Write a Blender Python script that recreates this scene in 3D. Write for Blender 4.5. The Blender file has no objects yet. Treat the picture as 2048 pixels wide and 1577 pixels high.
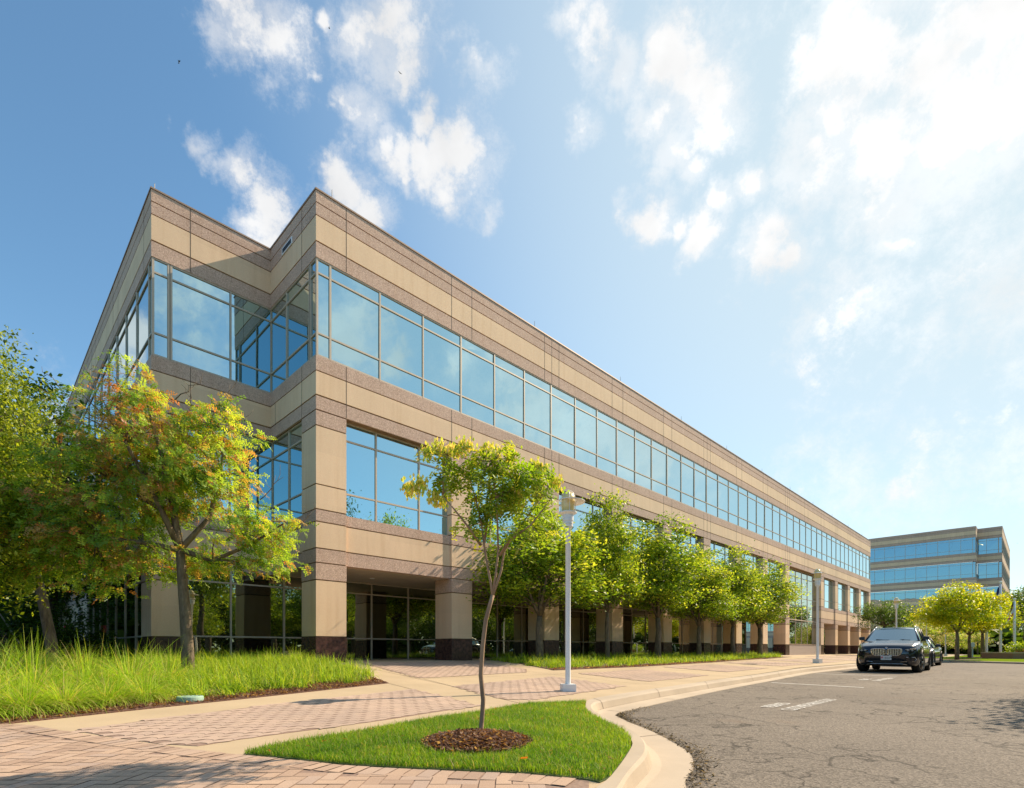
import bpy, bmesh, math, random
import numpy as np
from mathutils import Vector, Matrix
from mathutils.geometry import delaunay_2d_cdt
R = math.radians
random.seed(7); RNG = np.random.default_rng(7)
scn = bpy.context.scene
COL = scn.collection

# ---------------------------------------------------------------- camera
ZC = 0.95
cam_d = bpy.data.cameras.new('camera'); cam = bpy.data.objects.new('camera', cam_d); COL.objects.link(cam)
cam.location = (0, 0, ZC); cam.rotation_euler = (R(90), 0, 0)
cam_d.sensor_width = 36; cam_d.lens = 36 * 1067 / 2048; cam_d.shift_y = (1298 - 788.5) / 2048
cam_d.clip_start = 0.05; cam_d.clip_end = 5000
scn.camera = cam
# ---------------------------------------------------------------- exposure, sun
scn.view_settings.view_transform = 'Standard'; scn.view_settings.look = 'None'
scn.view_settings.exposure = 0.78; scn.view_settings.gamma = 1
SUN_EL = R(37.4); sdx, sdy = 0.846, 0.533
sun_d = bpy.data.lights.new('sun', 'SUN'); sun_d.energy = 4.5; sun_d.angle = R(0.5); sun_d.color = (1.0, 0.83, 0.62)
sun = bpy.data.objects.new('sun', sun_d); COL.objects.link(sun)
sdir = Vector((sdx * math.cos(SUN_EL), sdy * math.cos(SUN_EL), math.sin(SUN_EL)))
sun.rotation_euler = sdir.to_track_quat('Z', 'Y').to_euler(); sun.location = sdir * 200
# ---------------------------------------------------------------- world
world = bpy.data.worlds.new('World'); scn.world = world; world.use_nodes = True
wt = world.node_tree; wt.nodes.clear()
def WN(t, **k):
    n = wt.nodes.new(t)
    for a, b in k.items(): setattr(n, a, b)
    return n
def wl(a, b): wt.links.new(a, b)
def wmath(op, a, b=None, clamp=False):
    n = WN('ShaderNodeMath', operation=op, use_clamp=clamp)
    for i, v in enumerate((a, b)):
        if v is None: continue
        if hasattr(v, 'links'): wl(v, n.inputs[i])
        else: n.inputs[i].default_value = v
    return n.outputs[0]
sky = WN('ShaderNodeTexSky', sky_type='NISHITA', sun_disc=False, sun_elevation=SUN_EL,
         sun_rotation=math.atan2(sdx, sdy), air_density=1.0, dust_density=0.6, ozone_density=1.4)
tc = WN('ShaderNodeTexCoord')
nrm = WN('ShaderNodeVectorMath', operation='NORMALIZE'); wl(tc.outputs['Generated'], nrm.inputs[0])
def wnoise(scale, detail, rough=0.55):
    n = WN('ShaderNodeTexNoise'); n.inputs['Scale'].default_value = scale; n.inputs['Detail'].default_value = detail
    n.inputs['Roughness'].default_value = rough; wl(nrm.outputs[0], n.inputs['Vector']); return n
def vm(op, a, b):
    n = WN('ShaderNodeVectorMath', operation=op)
    for i, v in enumerate((a, b)):
        if hasattr(v, 'links'): wl(v, n.inputs[i])
        else: n.inputs[i].default_value = v
    return n
w1 = vm('SUBTRACT', wnoise(4.0, 3).outputs['Color'], (0.5, 0.5, 0.5)); w2 = vm('SUBTRACT', wnoise(15.0, 4).outputs['Color'], (0.5, 0.5, 0.5))
a1 = vm('MULTIPLY', w1.outputs[0], (0.11,) * 3); a2 = vm('MULTIPLY', w2.outputs[0], (0.07,) * 3)
wv = vm('ADD', vm('ADD', nrm.outputs[0], a1.outputs[0]).outputs[0], a2.outputs[0]).outputs[0]
def pdir(u, v): return Vector(((u - 1024) / 1067, 1, (1298 - v) / 1067)).normalized()
SKYGAIN = (.76, .99, 1.0)
CL = [(470,45,62),(545,70,58),(425,10,42),(585,118,26),(640,20,18),(755,30,75),(800,75,50),(800,130,30),(715,5,45),(960,130,34),(1020,140,12),
 (672,175,28),(705,205,46),(745,225,36),(785,275,24),(815,300,28),(835,340,16),(925,315,50),(932,365,42),(935,400,28),(868,285,26),(855,200,26),(990,425,18),(955,225,18),
 (680,335,34),(700,375,44),(745,420,40),(470,335,34),(520,380,36),(535,430,42),(535,470,30),(390,265,18),(500,152,8),(572,225,9),
 (1125,20,40),(1170,60,48),(1240,85,40),(1140,130,20),(1145,225,30),(1380,80,70),(1350,40,45),(1400,170,70),(1440,220,50),(1320,200,40),(1340,290,42),(1380,330,28),(1300,340,20),
 (1300,425,34),(1350,440,22),(1400,460,34),(1440,400,20),(1545,485,48),(1590,500,30),(1500,360,26),
 (1740,70,110),(1900,130,150),(2020,60,150),(1690,200,80),(1640,310,70),(1780,300,110),(1900,280,100),(1790,400,70),(1790,470,36),(1600,330,40),(2060,190,110)]
REF = [(1130,850,90),(1060,830,50),(1010,900,34),(900,720,22),(700,680,44),(760,720,26),(960,690,20),(1220,850,70),(1300,920,60),(1000,760,16)]
mask = None
def addblob(c, r, k=1.0):
    global mask
    d = WN('ShaderNodeVectorMath', operation='DISTANCE'); wl(wv, d.inputs[0]); d.inputs[1].default_value = c
    m = WN('ShaderNodeMath', operation='MULTIPLY_ADD'); wl(d.outputs['Value'], m.inputs[0]); m.inputs[1].default_value = -k / r; m.inputs[2].default_value = k
    mask = m.outputs[0] if mask is None else wmath('MAXIMUM', mask, m.outputs[0])
def rad(u, v, r):
    L2 = 1 + ((u - 1024) / 1067) ** 2 + ((1298 - v) / 1067) ** 2
    return r / 1067 / L2 ** 0.75 * 1.7
for u, v, r in CL: addblob(pdir(u, v), rad(u, v, r))
for u, v, r in [(q_[0], q_[1], q_[2] * 1.3) for q_ in REF]:
    d = pdir(u, v); n = Vector((0.7108, -0.7034, 0)); addblob(d - 2 * d.dot(n) * n, rad(u, v, r))
for u, v, r in [(380,620,70),(430,690,70),(330,560,40),(380,540,40)]:
    d = pdir(u, v); n = Vector((0.7108, -0.7034, 0)); addblob(d - 2 * d.dot(n) * n, rad(u, v, r), 0.55)
for u, v, r in [(262,660,46),(235,700,40),(290,690,30)]:
    d = pdir(u, v); n = Vector((-0.7034, -0.7108, 0)); addblob(d - 2 * d.dot(n) * n, rad(u, v, r))
for u, v, r in [(1790,600,60),(1700,635,30),(1870,585,60),(1960,540,70),(1850,655,50),(1960,640,70),(2040,600,60),(1640,980,40),(1730,978,50),(1810,975,50),(1990,940,50),(85,860,40),(120,850,30)]:
    addblob(pdir(u, v), rad(u, v, r), 0.34)
fb = wnoise(8.0, 12, 0.70).outputs['Fac']
dens = wmath('ADD', mask, wmath('MULTIPLY', wmath('SUBTRACT', fb, 0.5), 3.8))
mr = WN('ShaderNodeMapRange', interpolation_type='SMOOTHERSTEP'); wl(dens, mr.inputs['Value'])
mr.inputs['From Min'].default_value = -0.05; mr.inputs['From Max'].default_value = 0.95
mr.inputs['To Min'].default_value = 0; mr.inputs['To Max'].default_value = 0.93
# thin torn wisps round the clouds
wis = wmath('ADD', wmath('MULTIPLY', mask, 1.1), wmath('MULTIPLY', wmath('SUBTRACT', wnoise(15.0, 10, 0.74).outputs['Fac'], 0.5), 3.6))
mw = WN('ShaderNodeMapRange', interpolation_type='SMOOTHSTEP'); wl(wis, mw.inputs['Value']); mw.inputs['From Min'].default_value = -0.45; mw.inputs['From Max'].default_value = 1.0; mw.inputs['To Max'].default_value = 0.55
cover = wmath('MAXIMUM', mr.outputs[0], mw.outputs[0])
tone = WN('ShaderNodeMapRange'); wl(wnoise(7.0, 5).outputs['Fac'], tone.inputs['Value'])
tone.inputs['From Min'].default_value = 0.3; tone.inputs['From Max'].default_value = 0.7
tone.inputs['To Min'].default_value = 0.76; tone.inputs['To Max'].default_value = 1.0
ccol = WN('ShaderNodeVectorMath', operation='SCALE'); ccol.inputs[0].default_value = (4.95, 4.9, 4.85); CS = ccol.inputs['Scale']
mixc = WN('ShaderNodeMix', data_type='RGBA'); wl(cover, mixc.inputs['Factor'])
# thin bright veil of high haze around the sun's side of the sky
dt = WN('ShaderNodeVectorMath', operation='DOT_PRODUCT'); wl(nrm.outputs[0], dt.inputs[0]); dt.inputs[1].default_value = sdir
vr = WN('ShaderNodeMapRange', interpolation_type='SMOOTHSTEP'); wl(dt.outputs['Value'], vr.inputs['Value']); vr.inputs['From Min'].default_value = 0.42; vr.inputs['From Max'].default_value = 1.03; vr.inputs['To Max'].default_value = 0.97
gain = WN('ShaderNodeVectorMath', operation='MULTIPLY'); wl(sky.outputs[0], gain.inputs[0]); gain.inputs[1].default_value = SKYGAIN
veil = WN('ShaderNodeMix', data_type='RGBA'); wl(vr.outputs[0], veil.inputs['Factor']); wl(gain.outputs[0], veil.inputs[6]); veil.inputs[7].default_value = (3.35, 4.0, 4.3, 1)
wl(veil.outputs[2], mixc.inputs[6])
wl(wmath('MULTIPLY', tone.outputs[0], wmath('ADD', wmath('MULTIPLY', vr.outputs[0], 0.22), 1.0)), CS); wl(ccol.outputs[0], mixc.inputs[7])
bg = WN('ShaderNodeBackground'); bg.inputs['Strength'].default_value = 0.12; wl(mixc.outputs[2], bg.inputs['Color'])
wo = WN('ShaderNodeOutputWorld'); wl(bg.outputs[0], wo.inputs['Surface'])
world.cycles.sampling_method = 'MANUAL'; world.cycles.sample_map_resolution = 512
scn.cycles.max_bounces = 6; scn.cycles.transparent_max_bounces = 4; scn.cycles.glossy_bounces = 3; scn.cycles.transmission_bounces = 3; scn.cycles.diffuse_bounces = 3

# ---------------------------------------------------------------- site geometry
D1 = (0.7034, 0.7108); D2 = (0.7108, -0.7034); C0 = (-5.658, 15.4)   # facade direction, outward normal, main corner
def w2s(x, y):
    dx = x - C0[0]; dy = y - C0[1]; return dx * D1[0] + dy * D1[1], dx * D2[0] + dy * D2[1]
def s2w(s, n): return C0[0] + s * D1[0] + n * D2[0], C0[1] + s * D1[1] + n * D2[1]
def ss(t): t = max(0, min(1, t)); return t * t * (3 - 2 * t)
def zroad(x, y): return .07 * ss((w2s(x, y)[0] + 2) / 20)
def zkerb(x, y): return zroad(x, y) + 0.13
def zland(x, y):
    s, n = w2s(x, y); t = 1 - n / 9.3; t = 0 if t < -.12 else (t if t > .12 else (t + .12) ** 2 / .48); t = min(1, t); b = max(.3, .55 - .003 * max(s, 0))
    return (zroad(x, y) + .13) * (1 - t) + b * t
def at(u, v, f=zland):
    """where the sight line of photo pixel (u, v) meets the ground surface f"""
    z = .2
    for _ in range(60):
        Y = (ZC - z) * 1067 / (v - 1298); X = (u - 1024) / 1067 * Y; z = .5 * z + .5 * f(X, Y)
    return X, Y
def pip(x, y, poly):
    c = False; j = len(poly) - 1
    for i in range(len(poly)):
        xi, yi = poly[i]; xj, yj = poly[j]
        if (yi > y) != (yj > y) and x < (xj - xi) * (y - yi) / (yj - yi) + xi: c = not c
        j = i
    return c

# ---------------------------------------------------------------- materials
def mat(name): 
    m = bpy.data.materials.new(name); m.use_nodes = True; nt = m.node_tree
    b = nt.nodes['Principled BSDF']; return m, nt, b
def nd(nt, t, **k):
    n = nt.nodes.new(t)
    for a, b in k.items(): setattr(n, a, b)
    return n
def noise_mix(nt, c1, c2, scale, detail=4, lo=0.35, hi=0.65, rough=0.6, vec='Object', stretch=None):
    tc = nd(nt, 'ShaderNodeTexCoord'); n = nd(nt, 'ShaderNodeTexNoise'); n.inputs['Scale'].default_value = scale
    n.inputs['Detail'].default_value = detail; n.inputs['Roughness'].default_value = rough
    src = tc.outputs[vec]
    if stretch:
        mp = nd(nt, 'ShaderNodeMapping'); mp.inputs['Scale'].default_value = stretch; nt.links.new(src, mp.inputs['Vector']); src = mp.outputs[0]
    nt.links.new(src, n.inputs['Vector'])
    mr = nd(nt, 'ShaderNodeMapRange'); nt.links.new(n.outputs['Fac'], mr.inputs[0]); mr.inputs[1].default_value = lo; mr.inputs[2].default_value = hi
    mx = nd(nt, 'ShaderNodeMix', data_type='RGBA'); nt.links.new(mr.outputs[0], mx.inputs['Factor'])
    for k, c in ((6, c1), (7, c2)):
        if hasattr(c, 'links'): nt.links.new(c, mx.inputs[k])
        else: mx.inputs[k].default_value = (*c, 1)
    return mx.outputs[2], mr.outputs[0]
def bump(nt, b, h, strength=0.3, dist=0.01):
    bp = nd(nt, 'ShaderNodeBump'); bp.inputs['Strength'].default_value = strength; bp.inputs['Distance'].default_value = dist
    nt.links.new(h, bp.inputs['Height']); nt.links.new(bp.outputs[0], b.inputs['Normal'])
def simple(name, col, rough=0.5, metal=0.0, coat=0.0, var=0.0, scale=3.0, emit=None):
    m, nt, b = mat(name)
    b.inputs['Roughness'].default_value = rough; b.inputs['Metallic'].default_value = metal; b.inputs['Coat Weight'].default_value = coat
    if var:
        c, _ = noise_mix(nt, tuple(x * (1 - var) for x in col), tuple(min(1, x * (1 + var)) for x in col), scale, 6)
        nt.links.new(c, b.inputs['Base Color'])
    else: b.inputs['Base Color'].default_value = (*col, 1)
    if emit: b.inputs['Emission Color'].default_value = (*col, 1); b.inputs['Emission Strength'].default_value = emit
    return m
def stone(name, c, speck, sc=60.0, amt=0.35, bumpy=0.3, streak=0.12):
    m, nt, b = mat(name); b.inputs['Roughness'].default_value = 0.85; b.inputs['Specular IOR Level'].default_value = 0.25
    c1, _ = noise_mix(nt, tuple(x * (1 - streak) for x in c), tuple(x * (1 + streak * .7) for x in c), 1.1, 6, .3, .7, stretch=(1, 1, .35))
    v = nd(nt, 'ShaderNodeTexVoronoi'); v.inputs['Scale'].default_value = sc
    tc = nd(nt, 'ShaderNodeTexCoord'); nt.links.new(tc.outputs['Object'], v.inputs['Vector'])
    sp = nd(nt, 'ShaderNodeSeparateColor'); nt.links.new(v.outputs['Color'], sp.inputs[0])
    mx = nd(nt, 'ShaderNodeMix', data_type='RGBA'); mr = nd(nt, 'ShaderNodeMapRange'); nt.links.new(sp.outputs[0], mr.inputs[0])
    mr.inputs[1].default_value = .55; mr.inputs[2].default_value = 1; mr.inputs[4].default_value = amt
    nt.links.new(mr.outputs[0], mx.inputs['Factor']); nt.links.new(c1, mx.inputs[6]); mx.inputs[7].default_value = (*speck, 1)
    mx2 = nd(nt, 'ShaderNodeMix', data_type='RGBA'); mr2 = nd(nt, 'ShaderNodeMapRange'); nt.links.new(sp.outputs[1], mr2.inputs[0])
    mr2.inputs[1].default_value = .7; mr2.inputs[2].default_value = 1; mr2.inputs[4].default_value = amt * .8
    nt.links.new(mr2.outputs[0], mx2.inputs['Factor']); nt.links.new(mx.outputs[2], mx2.inputs[6]); mx2.inputs[7].default_value = (*(min(1, x * 1.9) for x in c), 1)
    # faint rain streaks running down the face
    c3, _ = noise_mix(nt, mx2.outputs[2], mx2.outputs[2], 1, 1)
    n = nd(nt, 'ShaderNodeTexNoise'); n.inputs['Scale'].default_value = 5; n.inputs['Detail'].default_value = 5
    mp = nd(nt, 'ShaderNodeMapping'); mp.inputs['Scale'].default_value = (1, 1, .06); nt.links.new(tc.outputs['Object'], mp.inputs[0]); nt.links.new(mp.outputs[0], n.inputs['Vector'])
    mr3 = nd(nt, 'ShaderNodeMapRange'); nt.links.new(n.outputs['Fac'], mr3.inputs[0]); mr3.inputs[1].default_value = .5; mr3.inputs[2].default_value = .75; mr3.inputs[4].default_value = .3
    mx4 = nd(nt, 'ShaderNodeMix', data_type='RGBA', blend_type='MULTIPLY'); nt.links.new(mr3.outputs[0], mx4.inputs['Factor']); nt.links.new(mx2.outputs[2], mx4.inputs[6]); mx4.inputs[7].default_value = (.72, .62, .5, 1)
    # every precast panel has its own slight tone
    sn = nd(nt, 'ShaderNodeVectorMath', operation='SNAP'); nt.links.new(tc.outputs['Object'], sn.inputs[0]); sn.inputs[1].default_value = (2.5, 2.5, .74)
    wn = nd(nt, 'ShaderNodeTexWhiteNoise'); nt.links.new(sn.outputs[0], wn.inputs['Vector']); r5 = nd(nt, 'ShaderNodeMapRange'); nt.links.new(wn.outputs['Value'], r5.inputs[0]); r5.inputs[3].default_value = .94; r5.inputs[4].default_value = 1.04
    m5 = nd(nt, 'ShaderNodeVectorMath', operation='SCALE'); nt.links.new(mx4.outputs[2], m5.inputs[0]); nt.links.new(r5.outputs[0], m5.inputs['Scale'])
    nt.links.new(m5.outputs[0], b.inputs['Base Color']); bump(nt, b, v.outputs['Distance'], bumpy, .004)
    return m
M = {}
M['beige'] = stone('beige_precast', (.82, .585, .39), (.58, .42, .27), 90, .25, .15, .07)
M['brown'] = stone('brown_aggregate', (.58, .405, .315), (.28, .18, .14), 50, .6, .3, .08)
M['groove'] = simple('reveal', (.24, .15, .08), .9, var=.2)
M['joint'] = simple('sealant_joint', (.13, .09, .065), .9)
M['soffit'] = simple('soffit_plaster', (.52, .42, .33), .9, var=.05)
M['frame'] = simple('bronze_frame', (.50, .42, .33), .5, .1, var=.05)
M['coping'] = simple('coping_metal', (.34, .23, .16), .5, .2)
M['roof'] = simple('roof_gravel', (.35, .33, .3), .95, var=.2, scale=20)
def granite(name, c1, c2, c3, r=.22):
    m, nt, b = mat(name); c, f = noise_mix(nt, c1, c2, 9, 8, .35, .7); c, _ = noise_mix(nt, c, c3, 60, 3, .55, .75)
    nt.links.new(c, b.inputs['Base Color']); b.inputs['Roughness'].default_value = r; return m
M['granite'] = granite('dark_granite', (.035, .018, .018), (.13, .062, .05), (.06, .06, .065))
M['granite_pale'] = granite('weathered_granite', (.42, .32, .27), (.52, .46, .42), (.3, .2, .16), .5)
def glass(name, tint, dark, w0=.62, w1=1.0, wave=.012):
    m, nt, b = mat(name); nt.nodes.remove(b); out = nt.nodes['Material Output']
    gl = nd(nt, 'ShaderNodeBsdfGlossy'); gl.inputs['Color'].default_value = (*tint, 1); gl.inputs['Roughness'].default_value = .015
    df = nd(nt, 'ShaderNodeBsdfPrincipled'); df.inputs['Base Color'].default_value = (*dark, 1); df.inputs['Roughness'].default_value = .1
    gm = nd(nt, 'ShaderNodeMix', data_type='RGBA'); gm.inputs[6].default_value = (*tint, 1); gm.inputs[7].default_value = (*(t_ * .25 + .72 for t_ in tint), 1); nt.links.new(gm.outputs[2], gl.inputs['Color'])
    lw = nd(nt, 'ShaderNodeLayerWeight'); lw.inputs[0].default_value = .35
    pw = nd(nt, 'ShaderNodeMath', operation='POWER'); nt.links.new(lw.outputs['Facing'], pw.inputs[0]); pw.inputs[1].default_value = 1.8; nt.links.new(pw.outputs[0], gm.inputs['Factor'])
    mr = nd(nt, 'ShaderNodeMapRange'); nt.links.new(lw.outputs['Facing'], mr.inputs[0]); mr.inputs[3].default_value = w0; mr.inputs[4].default_value = w1
    mx = nd(nt, 'ShaderNodeMixShader'); nt.links.new(mr.outputs[0], mx.inputs[0]); nt.links.new(df.outputs[0], mx.inputs[1]); nt.links.new(gl.outputs[0], mx.inputs[2])
    tcn = nd(nt, 'ShaderNodeTexCoord'); n = nd(nt, 'ShaderNodeTexNoise'); n.inputs['Scale'].default_value = .55; n.inputs['Detail'].default_value = 1
    nt.links.new(tcn.outputs['Object'], n.inputs['Vector']); bp = nd(nt, 'ShaderNodeBump'); bp.inputs['Strength'].default_value = .5; bp.inputs['Distance'].default_value = wave
    nt.links.new(n.outputs['Fac'], bp.inputs['Height']); nt.links.new(bp.outputs[0], gl.inputs['Normal'])
    nt.links.new(mx.outputs[0], out.inputs[0]); return m
M['glass'] = glass('reflective_glass', (.45, .69, .75), (.01, .02, .03), .8, 1.0)
M['glass_low'] = glass('dark_tinted_glass', (.52, .56, .44), (.008, .009, .008), .55, .95)
M['glass_far'] = glass('far_glass', (.20, .32, .40), (.01, .02, .03), .75, 1.0)
M['white'] = simple('white_paint', (.80, .80, .80), .4, var=.03)
M['globe'] = simple('amber_globe', (.80, .62, .26), .25, coat=.5)
def rand_mat(name, cols, rough=.9, bumpsc=None, spec=.2, grain=0.12, gscale=180):
    """colour picked per face from a face attribute, plus fine grain"""
    m, nt, b = mat(name); a = nd(nt, 'ShaderNodeAttribute', attribute_name='tone'); cr = nd(nt, 'ShaderNodeValToRGB')
    cr.color_ramp.elements[0].color = (*cols[0], 1); cr.color_ramp.elements[1].color = (*cols[-1], 1)
    for i, c in enumerate(cols[1:-1]): e = cr.color_ramp.elements.new((i + 1) / (len(cols) - 1)); e.color = (*c, 1)
    nt.links.new(a.outputs['Fac'], cr.inputs[0])
    c2, f = noise_mix(nt, (1 - grain,) * 3, (1 + grain,) * 3, gscale, 3)
    c3, _ = noise_mix(nt, (.86, .85, .86), (1.08, 1.04, 1.0), .8, 5)
    mx = nd(nt, 'ShaderNodeMix', data_type='RGBA', blend_type='MULTIPLY'); mx.inputs['Factor'].default_value = 1
    nt.links.new(cr.outputs[0], mx.inputs[6]); nt.links.new(c2, mx.inputs[7])
    mx2 = nd(nt, 'ShaderNodeMix', data_type='RGBA', blend_type='MULTIPLY'); mx2.inputs['Factor'].default_value = 1
    nt.links.new(mx.outputs[2], mx2.inputs[6]); nt.links.new(c3, mx2.inputs[7])
    nt.links.new(mx2.outputs[2], b.inputs['Base Color']); b.inputs['Roughness'].default_value = rough; b.inputs['Specular IOR Level'].default_value = spec
    bump(nt, b, f, .3, .002); return m
M['brick'] = rand_mat('clay_paver', [(.38, .27, .205), (.45, .325, .24), (.50, .365, .27), (.42, .32, .26)])
M['zig'] = rand_mat('rose_paver', [(.46, .35, .28), (.51, .385, .30), (.48, .36, .29)])
M['paver_joint'] = simple('paver_joint_sand', (.27, .18, .135), .95, var=.2, scale=30)
def concrete(name, c, stain=(.62, .33, .16)):
    m, nt, b = mat(name); b.inputs['Roughness'].default_value = .9; b.inputs['Specular IOR Level'].default_value = .2
    c1, _ = noise_mix(nt, tuple(x * .86 for x in c), tuple(x * 1.08 for x in c), .9, 8, .3, .7)
    c2, f = noise_mix(nt, c1, tuple(x * .8 for x in c), 160, 3, .5, .9)
    n_, s = noise_mix(nt, c2, stain, .55, 4, .66, .95)
    nt.links.new(n_, b.inputs['Base Color']); bump(nt, b, f, .25, .002); return m
M['concrete'] = concrete('pavement_concrete', (.50, .385, .25))
M['kerb'] = concrete('kerb_concrete', (.50, .41, .31))
def asphalt():
    m, nt, b = mat('worn_asphalt'); b.inputs['Roughness'].default_value = .92; b.inputs['Specular IOR Level'].default_value = .25
    tcn = nd(nt, 'ShaderNodeTexCoord')
    base, _ = noise_mix(nt, (.155, .13, .105), (.205, .172, .138), .35, 5, .3, .7)
    v = nd(nt, 'ShaderNodeTexVoronoi'); v.inputs['Scale'].default_value = 70; nt.links.new(tcn.outputs['Object'], v.inputs['Vector'])
    sp = nd(nt, 'ShaderNodeSeparateColor'); nt.links.new(v.outputs['Color'], sp.inputs[0])
    mr = nd(nt, 'ShaderNodeMapRange'); nt.links.new(sp.outputs[0], mr.inputs[0]); mr.inputs[3].default_value = .55; mr.inputs[4].default_value = 1.45
    mx = nd(nt, 'ShaderNodeMix', data_type='RGBA', blend_type='MULTIPLY'); mx.inputs['Factor'].default_value = 1; nt.links.new(base, mx.inputs[6]); nt.links.new(mr.outputs[0], mx.inputs[7])
    col = mx.outputs[2]
    # rusty brown drifts of grit and cracks
    col, _ = noise_mix(nt, col, (.21, .125, .075), .45, 5, .62, .95)
    def cracks(scale, width, warp, mlo, mhi):
        n = nd(nt, 'ShaderNodeTexNoise'); n.inputs['Scale'].default_value = 2.2; n.inputs['Detail'].default_value = 6; nt.links.new(tcn.outputs['Object'], n.inputs['Vector'])
        sc = nd(nt, 'ShaderNodeVectorMath', operation='SCALE'); nt.links.new(n.outputs['Color'], sc.inputs[0]); sc.inputs['Scale'].default_value = warp
        ad = nd(nt, 'ShaderNodeVectorMath', operation='ADD'); nt.links.new(sc.outputs[0], ad.inputs[0]); nt.links.new(tcn.outputs['Object'], ad.inputs[1])
        vo = nd(nt, 'ShaderNodeTexVoronoi', feature='DISTANCE_TO_EDGE'); vo.inputs['Scale'].default_value = scale; nt.links.new(ad.outputs[0], vo.inputs['Vector'])
        r = nd(nt, 'ShaderNodeMapRange'); nt.links.new(vo.outputs['Distance'], r.inputs[0]); r.inputs[1].default_value = 0; r.inputs[2].default_value = width; r.inputs[3].default_value = 1; r.inputs[4].default_value = 0
        n2 = nd(nt, 'ShaderNodeTexNoise'); n2.inputs['Scale'].default_value = .6; n2.inputs['Detail'].default_value = 4; nt.links.new(tcn.outputs['Object'], n2.inputs['Vector'])
        r2 = nd(nt, 'ShaderNodeMapRange'); nt.links.new(n2.outputs['Fac'], r2.inputs[0]); r2.inputs[1].default_value = mlo; r2.inputs[2].default_value = mhi
        mu = nd(nt, 'ShaderNodeMath', operation='MULTIPLY'); nt.links.new(r.outputs[0], mu.inputs[0]); nt.links.new(r2.outputs[0], mu.inputs[1]); return mu.outputs[0]
    ck = None
    for a in ((.55, .016, .9, .36, .5), (1.9, .035, .5, .50, .60)):
        c = cracks(*a)
        m3 = nd(nt, 'ShaderNodeMix', data_type='RGBA'); nt.links.new(c, m3.inputs['Factor']); nt.links.new(col, m3.inputs[6]); m3.inputs[7].default_value = (.05, .042, .034, 1); col = m3.outputs[2]
    nt.links.new(col, b.inputs['Base Color']); bump(nt, b, v.outputs['Distance'], .6, .006); return m
M['asphalt'] = asphalt()
M['mark'] = simple('worn_white_paint', (.72, .70, .66), .8, var=.15, scale=30)
M['mulch'] = simple('mulch', (.12, .06, .04), .95, var=.6, scale=45)
M['soil_lawn'] = simple('lawn_soil', (.07, .10, .02), .95, var=.35, scale=18)
M['lawn'] = simple('short_lawn', (.17, .24, .02), 1, var=.3, scale=6); M['lawn'].node_tree.nodes['Principled BSDF'].inputs['Specular IOR Level'].default_value = 0
M['ground'] = simple('far_ground', (.10, .12, .04), .95, var=.3, scale=.2)
def leafmat(name, trans=.45, rough=.45, spec=.35):
    m, nt, b = mat(name); a = nd(nt, 'ShaderNodeAttribute', attribute_name='col'); nt.links.new(a.outputs['Color'], b.inputs['Base Color'])
    b.inputs['Roughness'].default_value = rough; b.inputs['Specular IOR Level'].default_value = spec
    t = nd(nt, 'ShaderNodeBsdfTranslucent'); g = nd(nt, 'ShaderNodeMix', data_type='RGBA', blend_type='MULTIPLY'); g.inputs['Factor'].default_value = 1
    nt.links.new(a.outputs['Color'], g.inputs[6]); g.inputs[7].default_value = (1.9, 1.75, .7, 1); nt.links.new(g.outputs[2], t.inputs['Color'])
    mx = nd(nt, 'ShaderNodeMixShader'); mx.inputs[0].default_value = trans; nt.links.new(b.outputs[0], mx.inputs[1]); nt.links.new(t.outputs[0], mx.inputs[2])
    nt.links.new(mx.outputs[0], nt.nodes['Material Output'].inputs[0]); return m
M['leaf'] = leafmat('foliage', .48); M['blade'] = leafmat('grass_blades', .4, .5, .25); M['pod'] = leafmat('seed_pods', .45, .6, .2)
def bark(name, c1, c2):
    m, nt, b = mat(name); c, f = noise_mix(nt, c1, c2, 14, 8, .35, .65, stretch=(1, 1, .3)); nt.links.new(c, b.inputs['Base Color']); b.inputs['Roughness'].default_value = .9; bump(nt, b, f, .7, .015); return m
M['bark'] = bark('grey_bark', (.10, .075, .05), (.24, .18, .12)); M['bark_sap'] = bark('young_bark', (.28, .17, .11), (.42, .28, .18)); M['bark_dark'] = bark('dark_bark', (.06, .045, .03), (.16, .12, .08))
M['car_navy'] = simple('navy_car_paint', (.012, .016, .028), .18, .4, 1.0); M['car_black'] = simple('black_car_paint', (.008, .012, .03), .25, .3, 1.0)
M['car_glass'] = glass('car_window_glass', (.30, .42, .50), (.01, .015, .02), .5, .9, .0); M['tyre'] = simple('tyre_rubber', (.012, .012, .012), .8); M['chrome'] = simple('chrome', (.62, .60, .56), .2, 1)
M['plastic'] = simple('black_plastic', (.015, .015, .016), .5); M['alloy'] = simple('alloy_wheel', (.35, .33, .31), .3, .9); M['lamp_lens'] = simple('lamp_lens', (.35, .37, .4), .1, .3, 1)
M['plate'] = simple('plate_white', (.7, .7, .7), .5); M['red'] = simple('red_enamel', (.6, .03, .03), .5); M['black'] = simple('black_ink', (.01, .01, .01), .6); M['blue'] = simple('blue_enamel', (.02, .12, .4), .4)
M['green_lid'] = simple('green_plastic', (.28, .42, .33), .6, var=.12, scale=12); M['brickwall'] = simple('dark_brick', (.10, .055, .04), .9, var=.4, scale=14)
M['pinkbrick'] = simple('planter_brick', (.33, .19, .14), .9, var=.2, scale=20)

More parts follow.
